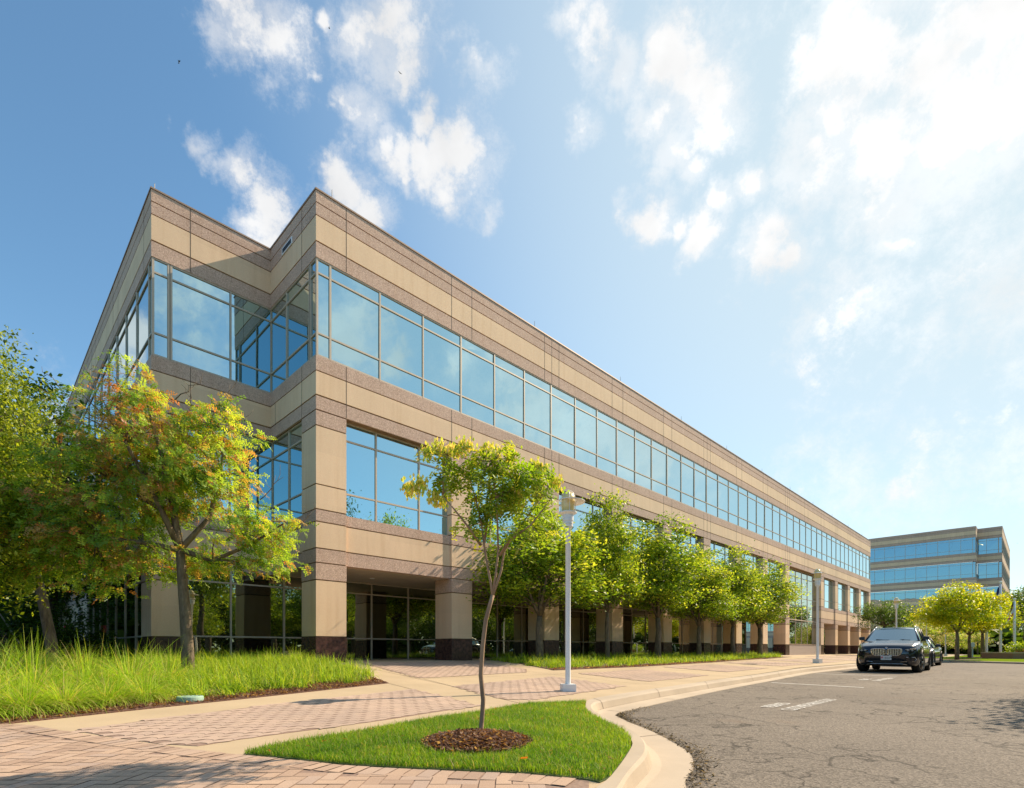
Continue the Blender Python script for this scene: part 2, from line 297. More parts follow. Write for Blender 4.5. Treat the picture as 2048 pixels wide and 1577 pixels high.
# ---------------------------------------------------------------- mesh helpers
def link(o, parent=None):
    COL.objects.link(o)
    if parent is not None: o.parent = parent
    return o
def tag(o, label=None, cat=None, group=None, kind=None):
    for k, v in (('label', label), ('category', cat), ('group', group), ('kind', kind)):
        if v: o[k] = v
    return o
def empty(name, loc=(0, 0, 0), rz=0, sc=1):
    o = bpy.data.objects.new(name, None); o.location = loc; o.rotation_euler = (0, 0, rz); o.scale = (sc,) * 3; o.empty_display_size = .2; return link(o)
def copy_tree(o, parent=None):
    c = o.copy(); COL.objects.link(c); c.parent = parent
    for ch in [x for x in o.children]: copy_tree(ch, c)
    return c
class MB:
    def __init__(s): s.v = []; s.f = []; s.m = []; s.mats = []
    def mi(s, m):
        if m not in s.mats: s.mats.append(m)
        return s.mats.index(m)
    def add(s, vs, fs, m):
        o = len(s.v); s.v += [tuple(v) for v in vs]; k = s.mi(m)
        for f in fs: s.f.append(tuple(i + o for i in f)); s.m.append(k)
        return s
    def box(s, x0, x1, y0, y1, z0, z1, m):
        if x0 > x1: x0, x1 = x1, x0
        if y0 > y1: y0, y1 = y1, y0
        if z0 > z1: z0, z1 = z1, z0
        return s.add([(x0,y0,z0),(x1,y0,z0),(x1,y1,z0),(x0,y1,z0),(x0,y0,z1),(x1,y0,z1),(x1,y1,z1),(x0,y1,z1)],
                     [(3,2,1,0),(4,5,6,7),(0,1,5,4),(1,2,6,5),(2,3,7,6),(3,0,4,7)], m)
    def quad(s, a, b, c, d, m): return s.add([a, b, c, d], [(0, 1, 2, 3)], m)
    def tube(s, pts, rad, m, n=8, cap=True):
        pts = [Vector(p) for p in pts]; vs = []
        for i, p in enumerate(pts):
            t = (pts[min(i + 1, len(pts) - 1)] - pts[max(i - 1, 0)]).normalized()
            a = t.orthogonal().normalized() if i == 0 else (a - t * a.dot(t)).normalized()
            b = t.cross(a); r = rad[i] if isinstance(rad, (list, tuple)) else rad
            vs += [p + (a * math.cos(2 * math.pi * k / n) + b * math.sin(2 * math.pi * k / n)) * r for k in range(n)]
        fs = [(i * n + k, i * n + (k + 1) % n, (i + 1) * n + (k + 1) % n, (i + 1) * n + k) for i in range(len(pts) - 1) for k in range(n)]
        if cap: fs += [tuple(reversed(range(n))), tuple(range((len(pts) - 1) * n, len(pts) * n))]
        return s.add(vs, fs, m)
    def lathe(s, prof, m, n=24, c=(0, 0)):
        vs = [(c[0] + r * math.cos(2 * math.pi * k / n), c[1] + r * math.sin(2 * math.pi * k / n), z) for r, z in prof for k in range(n)]
        fs = [(i * n + k, i * n + (k + 1) % n, (i + 1) * n + (k + 1) % n, (i + 1) * n + k) for i in range(len(prof) - 1) for k in range(n)]
        return s.add(vs, fs, m)
    def build(s, name, parent=None, smooth=False, bevel=0):
        me = bpy.data.meshes.new(name); me.from_pydata(s.v, [], s.f); me.update()
        for m in s.mats: me.materials.append(m)
        me.polygons.foreach_set('material_index', s.m)
        if smooth: me.polygons.foreach_set('use_smooth', [True] * len(s.f))
        o = bpy.data.objects.new(name, me); link(o, parent)
        if bevel:
            bm = bmesh.new(); bm.from_mesh(me); bmesh.ops.bevel(bm, geom=bm.edges[:], offset=bevel, segments=2, affect='EDGES', clamp_overlap=True); bm.to_mesh(me); bm.free()
        return o
def nquads(name, V, m, cols=None, tone=None, parent=None, k=4):
    """V: (N,k,3) array of k-gons"""
    N = V.shape[0]; me = bpy.data.meshes.new(name); me.vertices.add(N * k); me.vertices.foreach_set('co', V.reshape(-1).astype(np.float32))
    me.loops.add(N * k); me.loops.foreach_set('vertex_index', np.arange(N * k, dtype=np.int32))
    me.polygons.add(N); me.polygons.foreach_set('loop_start', np.arange(0, N * k, k, dtype=np.int32)); me.polygons.foreach_set('loop_total', np.full(N, k, dtype=np.int32))
    me.update(calc_edges=True); me.materials.append(m)
    if cols is not None:
        a = me.attributes.new('col', 'FLOAT_COLOR', 'POINT'); c = np.ones((N, k, 4), np.float32); c[:, :, :3] = cols[:, None, :] if cols.ndim == 2 else cols
        a.data.foreach_set('color', c.reshape(-1))
    if tone is not None:
        a = me.attributes.new('tone', 'FLOAT', 'FACE'); a.data.foreach_set('value', tone.astype(np.float32))
    o = bpy.data.objects.new(name, me); return link(o, parent)
def patch(name, poly, f, m, dz=0.0, step=1.0, skirt=.035):
    """sheet following surface f inside a world-space polygon"""
    pts = [Vector(p) for p in poly]; n = len(pts); edge = []
    P = []
    for i in range(n):
        a, b = pts[i], pts[(i + 1) % n]; k = max(1, int((b - a).length / step))
        for j in range(k): P.append(a.lerp(b, j / k))
    nb = len(P)
    xs = [p.x for p in P]; ys = [p.y for p in P]
    x = min(xs) + step / 2
    while x < max(xs):
        y = min(ys) + step / 2
        while y < max(ys):
            if pip(x, y, poly): P.append(Vector((x, y)))
            y += step
        x += step
    vs, es, fs, *_ = delaunay_2d_cdt(P, [(i, (i + 1) % nb) for i in range(nb)], [list(range(nb))], 1, 1e-5)
    b = MB(); b.add([(v.x, v.y, f(v.x, v.y) + dz) for v in vs], fs, m)
    o = b.build(name); bm = bmesh.new(); bm.from_mesh(o.data)
    bmesh.ops.recalc_face_normals(bm, faces=bm.faces[:])
    for fc in bm.faces:
        if fc.normal.z < 0: fc.normal_flip()
    if skirt:
        be = [e for e in bm.edges if len(e.link_faces) == 1]; r = bmesh.ops.extrude_edge_only(bm, edges=be)
        for v in r['geom']:
            if isinstance(v, bmesh.types.BMVert): v.co.z -= skirt
    bm.to_mesh(o.data); bm.free(); return o

# ================================================================ GROUND
px = lambda L, f=zland: [at(u, v, f) for u, v in L]
zflat = lambda z: (lambda x, y: z)
gb = MB(); gb.quad((-1500, -1500, -.12), (1500, -1500, -.12), (1500, 1500, -.12), (-1500, 1500, -.12), M['ground'])
tag(gb.build('ground'), kind='structure')
road_poly = [s2w(-60, 5.5), s2w(-60, 90), s2w(120, 90), s2w(120, 5.5)]
tag(patch('road', road_poly, zroad, M['asphalt'], 0, 3.0, skirt=0), kind='structure')
# kerb lines: outer top edge, inner top edge, gutter edge (photo points projected on the kerb surface)
KO = px([(1252,1561),(1293,1512),(1290,1484),(1270,1466),(1239,1448),(1205,1432),(1187,1420),(1188,1410),(1215,1402),(1317,1384),(1435,1365.6),(1521,1353),(1601,1340)], zkerb)
KI = px([(1222,1556),(1262,1499),(1262,1482),(1247,1466),(1214,1449),(1185,1434),(1170,1420),(1172,1406),(1200,1396),(1310,1378.5),(1430,1361),(1517,1349.5),(1598,1337.5)], zkerb)
KG = px([(1371,1577),(1386,1540),(1380,1510),(1345,1486),(1300,1463),(1258,1446),(1238,1436),(1234,1431),(1255,1423),(1350,1401),(1460,1378),(1545,1362),(1620,1348)], zroad)
def extend(A, n0):
    s, n = w2s(*A[-1]); return A + [s2w(ss_, n + (n0 - n) * (1 - math.exp(-(ss_ - s) / 9))) for ss_ in (17, 20, 24, 30, 38, 50, 65, 85)]
KO = extend(KO, 8.45); KI = extend(KI, 8.25); KG = extend(KG, 9.0)
KO = [(.15, .5), (.45, 2.4)] + KO; KI = [(-.05, .5), (.25, 2.5)] + KI; KG = [(.6, .5), (.95, 2.3)] + KG
land_poly = KI + [s2w(85, -6), s2w(-35, -6), s2w(-35, 25), (-14, -6), (-.3, -6)]
tag(patch('pavement', land_poly, zland, M['concrete'], -.002, .8, skirt=0), kind='structure')
kb = MB(); gt = MB()
def zz(f, p, d=0): return (p[0], p[1], f(p[0], p[1]) + d)
def lerp2(a, b, t): return (a[0] + (b[0] - a[0]) * t, a[1] + (b[1] - a[1]) * t)
def smoothline(L, k=5):
    out = []
    for i in range(len(L) - 1):
        p0 = L[max(i - 1, 0)]; p1 = L[i]; p2 = L[i + 1]; p3 = L[min(i + 2, len(L) - 1)]
        for j in range(k):
            t = j / k; out.append(tuple(.5 * ((2 * p1[c]) + (-p0[c] + p2[c]) * t + (2 * p0[c] - 5 * p1[c] + 4 * p2[c] - p3[c]) * t * t + (-p0[c] + 3 * p1[c] - 3 * p2[c] + p3[c]) * t ** 3) for c in (0, 1)))
    return out + [L[-1]]
sO, sI, sG = smoothline(KO), smoothline(KI), smoothline(KG)
rows = []
for o, i, g in zip(sO, sI, sG):
    w = math.hypot(g[0] - o[0], g[1] - o[1]) or 1
    e = lambda d: lerp2(o, g, min(.9, d / w))
    rows.append([zz(zkerb, i, -.12), zz(zkerb, i, .012), zz(zkerb, lerp2(i, o, .82), .014), zz(zkerb, o, -.006), zz(zroad, e(.035), .03)])
    gt_row = [zz(zroad, e(.03), .028), zz(zroad, e(.12), .012), zz(zroad, g, .009), zz(zroad, lerp2(o, g, 1.02), -.02)]
    rows[-1] = (rows[-1], gt_row)
kv = [p for r in rows for p in r[0]]; gv = [p for r in rows for p in r[1]]
nk, ng = 5, 4
kb.add(kv, [(a * nk + b, (a + 1) * nk + b, (a + 1) * nk + b + 1, a * nk + b + 1)[::-1] for a in range(len(rows) - 1) for b in range(nk - 1)], M['kerb'])
gt.add(gv, [(a * ng + b, (a + 1) * ng + b, (a + 1) * ng + b + 1, a * ng + b + 1)[::-1] for a in range(len(rows) - 1) for b in range(ng - 1)], M['kerb'])
# contraction joints every three metres
acc = 0
for a in range(len(rows) - 1):
    p, q = rows[a][0][3], rows[a + 1][0][3]; acc += math.dist(p, q)
    if acc > 2.6:
        acc = 0; d = Vector((q[0] - p[0], q[1] - p[1], 0)).normalized() * .006
        for b in range(1, nk - 1):
            P, Q = Vector(rows[a][0][b]), Vector(rows[a][0][b + 1]); up = Vector((0, 0, .003)) + (Vector((Q.x - P.x, Q.y - P.y, 0)).normalized() * .003 if b >= 3 else Vector((0, 0, 0)))
            kb.quad(P - d + up, Q - d + up, Q + d + up, P + d + up, M['joint'])
        P, Q = Vector(rows[a][1][1]), Vector(rows[a][1][2]); up = Vector((0, 0, .004))
        gt.quad(P - d + up, Q - d + up, Q + d + up, P + d + up, M['joint'])
tag(kb.build('kerb', smooth=False), kind='structure'); tag(gt.build('gutter'), kind='structure')

# ---- bed polygons
bedL_front = px([(-200,1474),(30,1447),(280,1420),(520,1395),(777,1367)])
bedL = [s2w(-13, 12)] + bedL_front[:] + [s2w(-.9, 4.5), s2w(-.05, 1.3), s2w(-.2, -3.6), s2w(-3.4, -3.6), s2w(-3.6, -16), s2w(-60, -16), s2w(-60, 20)]
tag(patch('planting_bed', bedL, zland, M['mulch'], .012, .8), kind='structure')
bedR = [s2w(6.5, .15), at(975, 1318.5), s2w(4.75, 4.95), s2w(9.3, 5.1), s2w(16.2, 4.65), s2w(22, 3.9), s2w(29.5, 3.1), s2w(33, 2.6), s2w(33, .2)]
tag(patch('planting_strip', bedR, zland, M['mulch'], .012, .8), kind='structure')

# ---- paver panels
def tone_mesh(name, polys, m, dz):
    V = np.array(polys); t = RNG.random(len(polys)); return nquads(name, V, m, tone=t, k=V.shape[1])
drive_edge = px([(-420,1430),(0,1448),(114,1461),(310,1490),(420,1505),(487,1512),(581,1521),(683,1532),(759,1537),(861,1542),(960,1546.5),(1061,1551),(1178,1563)])
drive_poly = drive_edge + [(.44, 3.05), (.2, 2.3), (-.1, .8), (-6, .8), (-12, 3)]
tag(patch('brick_bed', drive_poly, zland, M['paver_joint'], .003, .6), kind='structure')
de = smoothline(drive_edge, 8)
inset = []
for i, p in enumerate(de):
    a = de[max(i - 1, 0)]; b = de[min(i + 1, len(de) - 1)]; t = Vector((b[0] - a[0], b[1] - a[1])).normalized(); inset.append((p[0] + t.y * .19, p[1] - t.x * .19))
inner = inset + drive_poly[len(drive_edge):]
def ztop(p, d): return (p[0], p[1], zland(p[0], p[1]) + d)
polys = []; c = .1; g = .0035
for ix in range(-80, 8):
    for iy in range(8, 62):
        k = (ix - iy) % 4
        if k == 0: r = (ix, ix + 2, iy, iy + 1)
        elif k == 2: r = (ix, ix + 1, iy - 1, iy + 1)
        else: continue
        x0, x1, y0, y1 = [q * c for q in r]
        if not pip((x0 + x1) / 2, (y0 + y1) / 2, inner): continue
        if abs((x0 + x1) / 2) > 1.2 * (y0 + y1) / 2 + 1.5: continue
        j = random.uniform(-.0015, .0015); x0 += g; x1 -= g; y0 += g; y1 -= g
        rot = random.gauss(0, .006); cx, cy = (x0 + x1) / 2, (y0 + y1) / 2
        polys.append([ztop((cx + (X - cx) - (Y - cy) * rot, cy + (Y - cy) + (X - cx) * rot), .0075 + j) for X, Y in ((x0, y0), (x1, y0), (x1, y1), (x0, y1))])
# soldier course along the edge
acc = 0; pos = [Vector(p) for p in de]; L = [0]
for i in range(1, len(pos)): L.append(L[-1] + (pos[i] - pos[i - 1]).length)
def along(d):
    for i in range(1, len(pos)):
        if L[i] >= d: t = (d - L[i - 1]) / (L[i] - L[i - 1]); return pos[i - 1].lerp(pos[i], t), (pos[i] - pos[i - 1]).normalized()
    return pos[-1], (pos[-1] - pos[-2]).normalized()
d = 0
while d < L[-1] - .1:
    p, t = along(d + .05); nn = Vector((t.y, -t.x)); a = .05 - g; w = random.uniform(-.002, .002)
    q = [p - t * a + nn * .004, p - t * a + nn * .205, p + t * a + nn * .205, p + t * a + nn * .004]
    polys.append([ztop(v, .009 + w) for v in q]); d += .102
tag(tone_mesh('brick_paving', polys, M['brick'], 0), kind='structure')
def zigzag(poly, ang, step=(.235, .118)):
    ca, sa = math.cos(ang), math.sin(ang); xs = [p[0] * ca + p[1] * sa for p in poly]; ys = [-p[0] * sa + p[1] * ca for p in poly]
    Lx, Ly = step; a = .022; out = []
    edge_x = [(0, 0), (.25, a), (.75, -a)]; edge_y = [(0, 0), (.5, .016)]
    i0, i1 = int(min(xs) / Lx) - 1, int(max(xs) / Lx) + 1; j0, j1 = int(min(ys) / Ly) - 1, int(max(ys) / Ly) + 1
    for j in range(j0, j1):
        for i in range(i0, i1):
            ox = i * Lx + (Lx / 2 if j % 2 else 0); oy = j * Ly; cx, cy = ox + Lx / 2, oy + Ly / 2
            wx, wy = cx * ca - cy * sa, cx * sa + cy * ca
            if not pip(wx, wy, poly): continue
            o = [(ox + t * Lx, oy + e) for t, e in edge_x] + [(ox + Lx + e, oy + t * Ly) for t, e in edge_y] + \
                [(ox + t * Lx, oy + Ly + e) for t, e in ((1, 0), (.75, -a), (.25, a))] + [(ox + e, oy + t * Ly) for t, e in ((1, 0), (.5, .016))]
            j_ = random.uniform(-.001, .001); sh = .972
            pp = []
            for X, Y in o:
                X = cx + (X - cx) * sh; Y = cy + (Y - cy) * (sh - .02); pp.append(ztop((X * ca - Y * sa, X * sa + Y * ca), .0065 + j_))
            out.append(pp)
    return out
A1 = math.atan2(D1[1], D1[0])
P1 = px([(150,1462),(317,1438),(520,1413),(700,1393),(826,1379.5),(892,1395),(957,1412),(734,1446),(581,1466),(480,1480),(396,1493),(310,1487),(220,1474)])
panels = [(P1, A1 + .22)]
panels.append(([s2w(1.2, .35), s2w(-.15, 5.3), s2w(3.4, 5.15), s2w(4.3, 4.3), s2w(5.6, .55)], A1))
panels.append((px([(905,1373),(1012,1400),(1071,1400),(1247,1373),(1105,1354)]), A1))
for s0, s1, na, nb_ in ((4.1, 7.9, 6.05, 8.4), (9.5, 13.9, 5.6, 7.95), (15.6, 20.4, 5.1, 7.6), (22, 27, 4.6, 7.4), (28.6, 34, 4.1, 7.4), (36, 42, 2.5, 7.4), (44, 50, 2.5, 7.4), (52, 60, 2.5, 7.4)):
    panels.append(([s2w(s0 + .35, na), s2w(s0, nb_), s2w(s1 - .4, nb_ - .15), s2w(s1, na - .2)], A1))
zz_polys = []
for i, (pl, an) in enumerate(panels):
    tag(patch('paver_bed', pl, zland, M['paver_joint'], .003, .6), kind='structure')
    big = (.235, .118) if i < 5 else (.47, .236)
    zz_polys += zigzag(pl, an, big)
tag(tone_mesh('paver_panels', zz_polys, M['zig'], 0), kind='structure')
# pavement joints (saw cuts across the concrete bands)
jb = MB()
def cut(a, b, w=.006):
    k = max(1, int(math.dist(a, b) / .8))
    t = Vector((b[1] - a[1], a[0] - b[0])).normalized() * w
    for i in range(k):
        p, q = lerp2(a, b, i / k), lerp2(a, b, (i + 1) / k); cs = [(p[0] - t.x, p[1] - t.y), (q[0] - t.x, q[1] - t.y), (q[0] + t.x, q[1] + t.y), (p[0] + t.x, p[1] + t.y)]
        jb.quad(*[ztop(c_, .002) for c_ in cs], M['joint'])
cut(at(683, 1325), at(905, 1373)); cut(at(905, 1373), at(1045, 1408)); cut(at(777, 1367), at(826, 1379.5)); cut(at(847, 1358), at(905, 1373))
for s0 in (3.35, 8.7, 14.7, 21.2, 27.8, 35, 43, 51): cut(s2w(s0, 8.6), s2w(s0 + .3, 4.9 if s0 < 15 else 4))
cut(at(847,1358), s2w(3.6, 5.9)); cut(s2w(3.6, 5.9), s2w(22, 4.4))
tag(jb.build('pavement_joints'), kind='structure')

# ---- lawn island
gfront = px([(487,1510.5),(581,1519),(683,1530),(759,1535),(861,1540),(960,1544.5),(1061,1549),(1178,1561),(1200,1566)])
gback = px([(488,1509),(581,1489),(734,1464),(861,1441),(960,1427),(1056,1410),(1166,1400)])
lawn_poly = gfront + [KI[i] for i in range(2, 10)] + gback[::-1][1:]
def dcir(x, y, c): return math.hypot(x - c[0], y - c[1])
SAP = (-.28, 4.86); RING = (-.30, 4.53)
def zlawn(x, y): return zland(x, y) + .03 * min(1, dcir(x, y, SAP) / 1) 
def zmulch(x, y):
    r = math.hypot((x - RING[0]) / .47, (y - RING[1]) / .52); return zland(x, y) + .03 + .065 * max(0, 1 - r * r)
tag(patch('island_lawn', lawn_poly, zland, M['soil_lawn'], .006, .4), kind='structure')
mul = [(RING[0] + .47 * (1 + .05 * math.sin(3 * a)) * math.cos(a), RING[1] + .52 * (1 + .05 * math.cos(2 * a)) * math.sin(a)) for a in np.linspace(0, 2 * math.pi, 28)[:-1]]
tag(patch('mulch_ring', mul, zmulch, M['mulch'], .0, .12), kind='structure')

# ---- vegetation on the ground
def inpoly_pts(poly, n, keep=None):
    xs = [p[0] for p in poly]; ys = [p[1] for p in poly]; out = []
    while len(out) < n:
        x = random.uniform(min(xs), max(xs)); y = random.uniform(min(ys), max(ys))
        if pip(x, y, poly) and (keep is None or keep(x, y)): out.append((x, y))
    return out
def blades(pts, zf, length, width, seg, lean, cols, lvar=.35, base_z=None, spread=None, curl=1.0):
    """arching blades; returns (N*seg,4,3) quads and colours"""
    P = np.array(pts); N = len(P); Z = np.array([zf(x, y) for x, y in pts]) if base_z is None else np.full(N, base_z)
    ang = RNG.uniform(0, 2 * np.pi, N) if spread is None else spread; ln = length * (1 + RNG.normal(0, lvar, N)).clip(.3, 1.8)
    le = np.abs(RNG.normal(lean, lean * .5, N)); dx, dy = np.cos(ang), np.sin(ang); sa = ang + np.pi / 2 + RNG.normal(0, .5, N); sx, sy = np.cos(sa), np.sin(sa)
    prev = None; Q = []; x = P[:, 0].copy(); y = P[:, 1].copy(); z = Z.copy(); th = le * .35
    C = cols[RNG.integers(0, len(cols), N)] * (1 + RNG.normal(0, .13, (N, 1)))
    for k in range(seg + 1):
        t = k / seg; w = width * (1 - t) ** .7 * .5 if k < seg else np.zeros(N) + width * .04
        L_ = np.stack([x - sx * w, y - sy * w, z], 1); R_ = np.stack([x + sx * w, y + sy * w, z], 1)
        if prev is not None: Q.append(np.stack([prev[0], prev[1], R_, L_], 1))
        prev = (L_, R_); st = ln / seg; x = x + dx * np.sin(th) * st; y = y + dy * np.sin(th) * st; z = z + np.cos(th) * st; th = th + le * curl / seg * 1.6
    V = np.concatenate(Q); return V, np.tile(C, (seg, 1)).clip(0, 1)
G1 = np.array([(.13, .26, .012), (.17, .32, .015), (.21, .36, .02), (.10, .20, .012), (.26, .34, .04)])
def inview(x, y): return y > 2.9 and abs(x) < y * 1.05 + .4
pts = inpoly_pts(lawn_poly, 110000, lambda x, y: inview(x, y) and math.hypot((x - RING[0]) / .455, (y - RING[1]) / .50) > 1 + random.gauss(0, .06))
V, C = blades(pts, lambda x, y: zland(x, y) + .012, .042, .0046, 2, .7, G1)
pts2 = inpoly_pts(lawn_poly, 2600, lambda x, y: inview(x, y) and math.hypot((x - RING[0]) / .44, (y - RING[1]) / .48) > 1)
V2, C2 = blades(pts2, lambda x, y: zland(x, y) + .012, .075, .006, 2, .9, np.array([(.30, .40, .08), (.2, .36, .03), (.35, .3, .12)]))
VV = np.concatenate([V, V2]); CC_ = np.concatenate([C, C2]); qx, qy = VV[:, 0, 0], VV[:, 0, 1]
pt_ = (np.sin(qx * 3.1 + 1.3 * np.sin(qy * 2.3)) * np.sin(qy * 2.7 + 1.1 * np.sin(qx * 1.9)) + .5 * np.sin(qx * 9 + qy * 7)).clip(-1, 1)[:, None]
CC_ = (CC_ * (1 + .16 * pt_ * np.array([[1.6, .9, .5]]))).clip(.005, 1); dry = (RNG.random(len(CC_)) < .05); CC_[dry] = (.42, .34, .14)
tag(nquads('lawn_grass', VV, M['blade'], cols=CC_), 'short bright green grass on the kerbed island round the sapling', 'grass', kind='stuff')
# mulch chips
def chips(pts, zf, size, n0=0):
    P = np.array(pts); N = len(P); Z = np.array([zf(x, y) for x, y in pts]); a = RNG.uniform(0, np.pi, N); l = size * RNG.uniform(.5, 1.6, N); w = l * RNG.uniform(.15, .4, N); tl = RNG.normal(0, .35, (N, 2))
    dx, dy = np.cos(a), np.sin(a); c = np.stack([P[:, 0], P[:, 1], Z + RNG.uniform(.002, .018, N)], 1)
    A = np.stack([dx * l / 2, dy * l / 2, tl[:, 0] * l / 2], 1); B = np.stack([-dy * w / 2, dx * w / 2, tl[:, 1] * w / 2], 1)
    return np.stack([c - A - B, c + A - B, c + A + B, c - A + B], 1)
CH = np.array([(.16, .08, .05), (.24, .13, .08), (.09, .045, .03), (.34, .22, .15), (.12, .05, .035)])
def chip_obj(name, poly, n, zf, size, label, keep=None):
    V = chips(inpoly_pts(poly, n, keep), zf, size); c = CH[RNG.integers(0, len(CH), n)]
    tag(nquads(name, V, M['pod'], cols=c), label, 'mulch', kind='stuff')
chip_obj('mulch_chips', mul, 5500, zmulch, .035, 'brown bark chips heaped round the foot of the sapling')
front_strip = [at(u, v) for u, v in ((-100,1462),(30,1446),(280,1419),(520,1394.5),(775,1367),(742,1356),(640,1366),(400,1392),(150,1412),(-100,1428))]
chip_obj('mulch_chips', front_strip, 9000, lambda x, y: zland(x, y) + .012, .04, 'brown bark chips along the front edge of the bed by the left pavement')
stripR = [s2w(4.75, 4.93), s2w(9.3, 5.08), s2w(16.2, 4.63), s2w(22, 3.88), s2w(29.5, 3.08), s2w(29.5, 2.8), s2w(22, 3.5), s2w(16.2, 4.1), s2w(9.3, 4.55), s2w(5.1, 4.45)]
chip_obj('mulch_chips', stripR, 4000, lambda x, y: zland(x, y) + .012, .06, 'brown bark chips along the edge of the tree strip by the paver walk')
V = chips(inpoly_pts(lawn_poly, 90, inview), lambda x, y: zland(x, y) + .035, .035); V[:, 1] += (V[:, 0] - V[:, 1]) * .1
tag(nquads('fallen_leaves', V, M['pod'], cols=np.array([(.55, .16, .04), (.50, .26, .08), (.35, .12, .05)])[RNG.integers(0, 3, 90)]), 'scattered small rust coloured fallen leaves on the lawn island', 'fallen leaves', kind='stuff')
grit = []
for i in range(3, 52):
    a, b = sG[i], sG[i + 1]; t = Vector((b[0] - a[0], b[1] - a[1])).normalized() if a != b else Vector((1, 0))
    for _ in range(46): f = random.random(); d_ = abs(random.gauss(0, .10)) - .01; grit.append((a[0] + (b[0] - a[0]) * f + t.y * d_, a[1] + (b[1] - a[1]) * f - t.x * d_))
V = chips(grit, lambda x, y: zroad(x, y) + .001, .022); V[:, :, 2] = (V[:, :, 2] - .0) * 1.0
tag(nquads('gutter_grit', V, M['pod'], cols=np.array([(.06, .05, .04), (.10, .08, .06), (.04, .035, .03), (.22, .16, .10)])[RNG.integers(0, 4, len(V))]), 'dark loose grit gathered along the edge of the asphalt', 'grit', kind='stuff')
# liriope-like ground cover
G2 = np.array([(.19, .33, .018), (.28, .44, .025), (.38, .52, .04), (.13, .23, .012), (.46, .50, .09)])
cov = [at(u, v) for u, v in ((300,1402),(400,1398),(520,1389),(640,1376),(742,1362),(748,1355))] + [s2w(-.75, 4.3), s2w(-.1, 1.6), s2w(-.3, -3.2), s2w(-3.4, -3.2), s2w(-5.5, 2), s2w(-6.4, 4.6)]
def tufted(poly, n, per, r):
    o = inpoly_pts(poly, n); return [(x + random.gauss(0, r), y + random.gauss(0, r)) for x, y in o for _ in range(per)]
V, C = blades(tufted(cov, 850, 44, .07), zland, .29, .012, 4, 1.4, G2)
tag(nquads('ground_cover', V, M['blade'], cols=C), 'low arching liriope filling the bed between the left column and the pavement', 'ground cover', kind='stuff')
covR = [s2w(6.6, .3), s2w(5.6, 3.2), s2w(5.1, 4.55), s2w(9.3, 4.75), s2w(16.2, 4.25), s2w(22, 3.6), s2w(29.3, 2.8), s2w(32.5, 2.2), s2w(32.5, .35)]
V, C = blades(tufted(covR, 1300, 22, .08), zland, .27, .016, 3, 1.15, G2 * .95)
tag(nquads('ground_cover', V, M['blade'], cols=C), 'low green ground cover in the strip under the row of trees', 'ground cover', kind='stuff')
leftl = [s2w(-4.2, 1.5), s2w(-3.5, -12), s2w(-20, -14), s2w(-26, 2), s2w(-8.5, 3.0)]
V, C = blades(inpoly_pts(leftl, 9000), zland, .16, .02, 2, .7, G1 * .7)  # lawn palette darkened, so shade is put into the blade colours
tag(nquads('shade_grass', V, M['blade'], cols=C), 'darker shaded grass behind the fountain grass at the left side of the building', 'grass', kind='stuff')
# fountain grass clumps
def clump_mesh(n, ln, seed):
    r = np.random.default_rng(seed); a = r.uniform(0, 2 * np.pi, n); rr = r.uniform(0, .20, n)
    V, C = blades([(rr[i] * math.cos(a[i]), rr[i] * math.sin(a[i])) for i in range(n)], None, ln, .010, 6, 1.45, np.array([(.28, .46, .025), (.38, .56, .04), (.22, .38, .02), (.50, .58, .10), (.52, .44, .16)]), .25, 0, a + r.normal(0, .5, n))
    return V, C
cl_objs = []
for k in range(3):
    V, C = clump_mesh(950, .82, 20 + k); o = nquads('grass_clump', V, M['blade'], cols=C); cl_objs.append(o)
extra_spots = [(-60,1438,.8,'small clump spilling over the mulch at the left edge'),(45,1428,.72,'low clump at the mulch edge, nearest the left edge of the photo'),(130,1420,.7,'low clump at the mulch edge below the leaning trunk'),(215,1410,.72,'low clump at the mulch edge below the dark window wall'),(290,1402,.68,'low clump at the mulch edge left of the utility lid'),(-20,1350,1.0,'back row clump at the left edge'),(60,1345,.95,'back row clump left of the leaning trunk'),(345,1345,.7,'small clump hugging the locust trunk on its left')]
spots = [(70,1400,1.05,'second clump from the left edge of the photo, in the front row'),(175,1390,.95,'third clump in the front row from the left edge of the photo'),(262,1384,1.0,'front row clump in line with the dark window wall'),
 (335,1374,.85,'rightmost clump of the front row, just left of the locust trunk'),(-30,1410,1.0,'leftmost clump, cut by the left edge of the photo'),(20,1372,1.0,'clump near the left edge behind the front row'),(232,1358,.9,'clump standing before the dark ground floor windows'),
 (310,1352,.75,'clump before the granite base left of the locust trunk'),(120,1370,.9,'clump before the leaning trunk at the left'),(545,1330,.62,'tall clump by the corner column, the left one of the pair'),(592,1327,.66,'tall clump touching the corner column'),(160,1345,.8,'back row clump below the louvred wall')]
for i, (u, v, sc, lab) in enumerate(spots + extra_spots):
    x, y = at(u, v); o = cl_objs[i] if i < 3 else cl_objs[i % 3].copy()
    if i >= 3: COL.objects.link(o)
    o.location = (x, y, zland(x, y)); o.scale = (sc * 1.08, sc * 1.08, sc * .74); o.rotation_euler = (0, 0, i * 1.3)
    tag(o, 'fountain grass, ' + lab, 'plant', 'fountain grass clumps in the left bed')

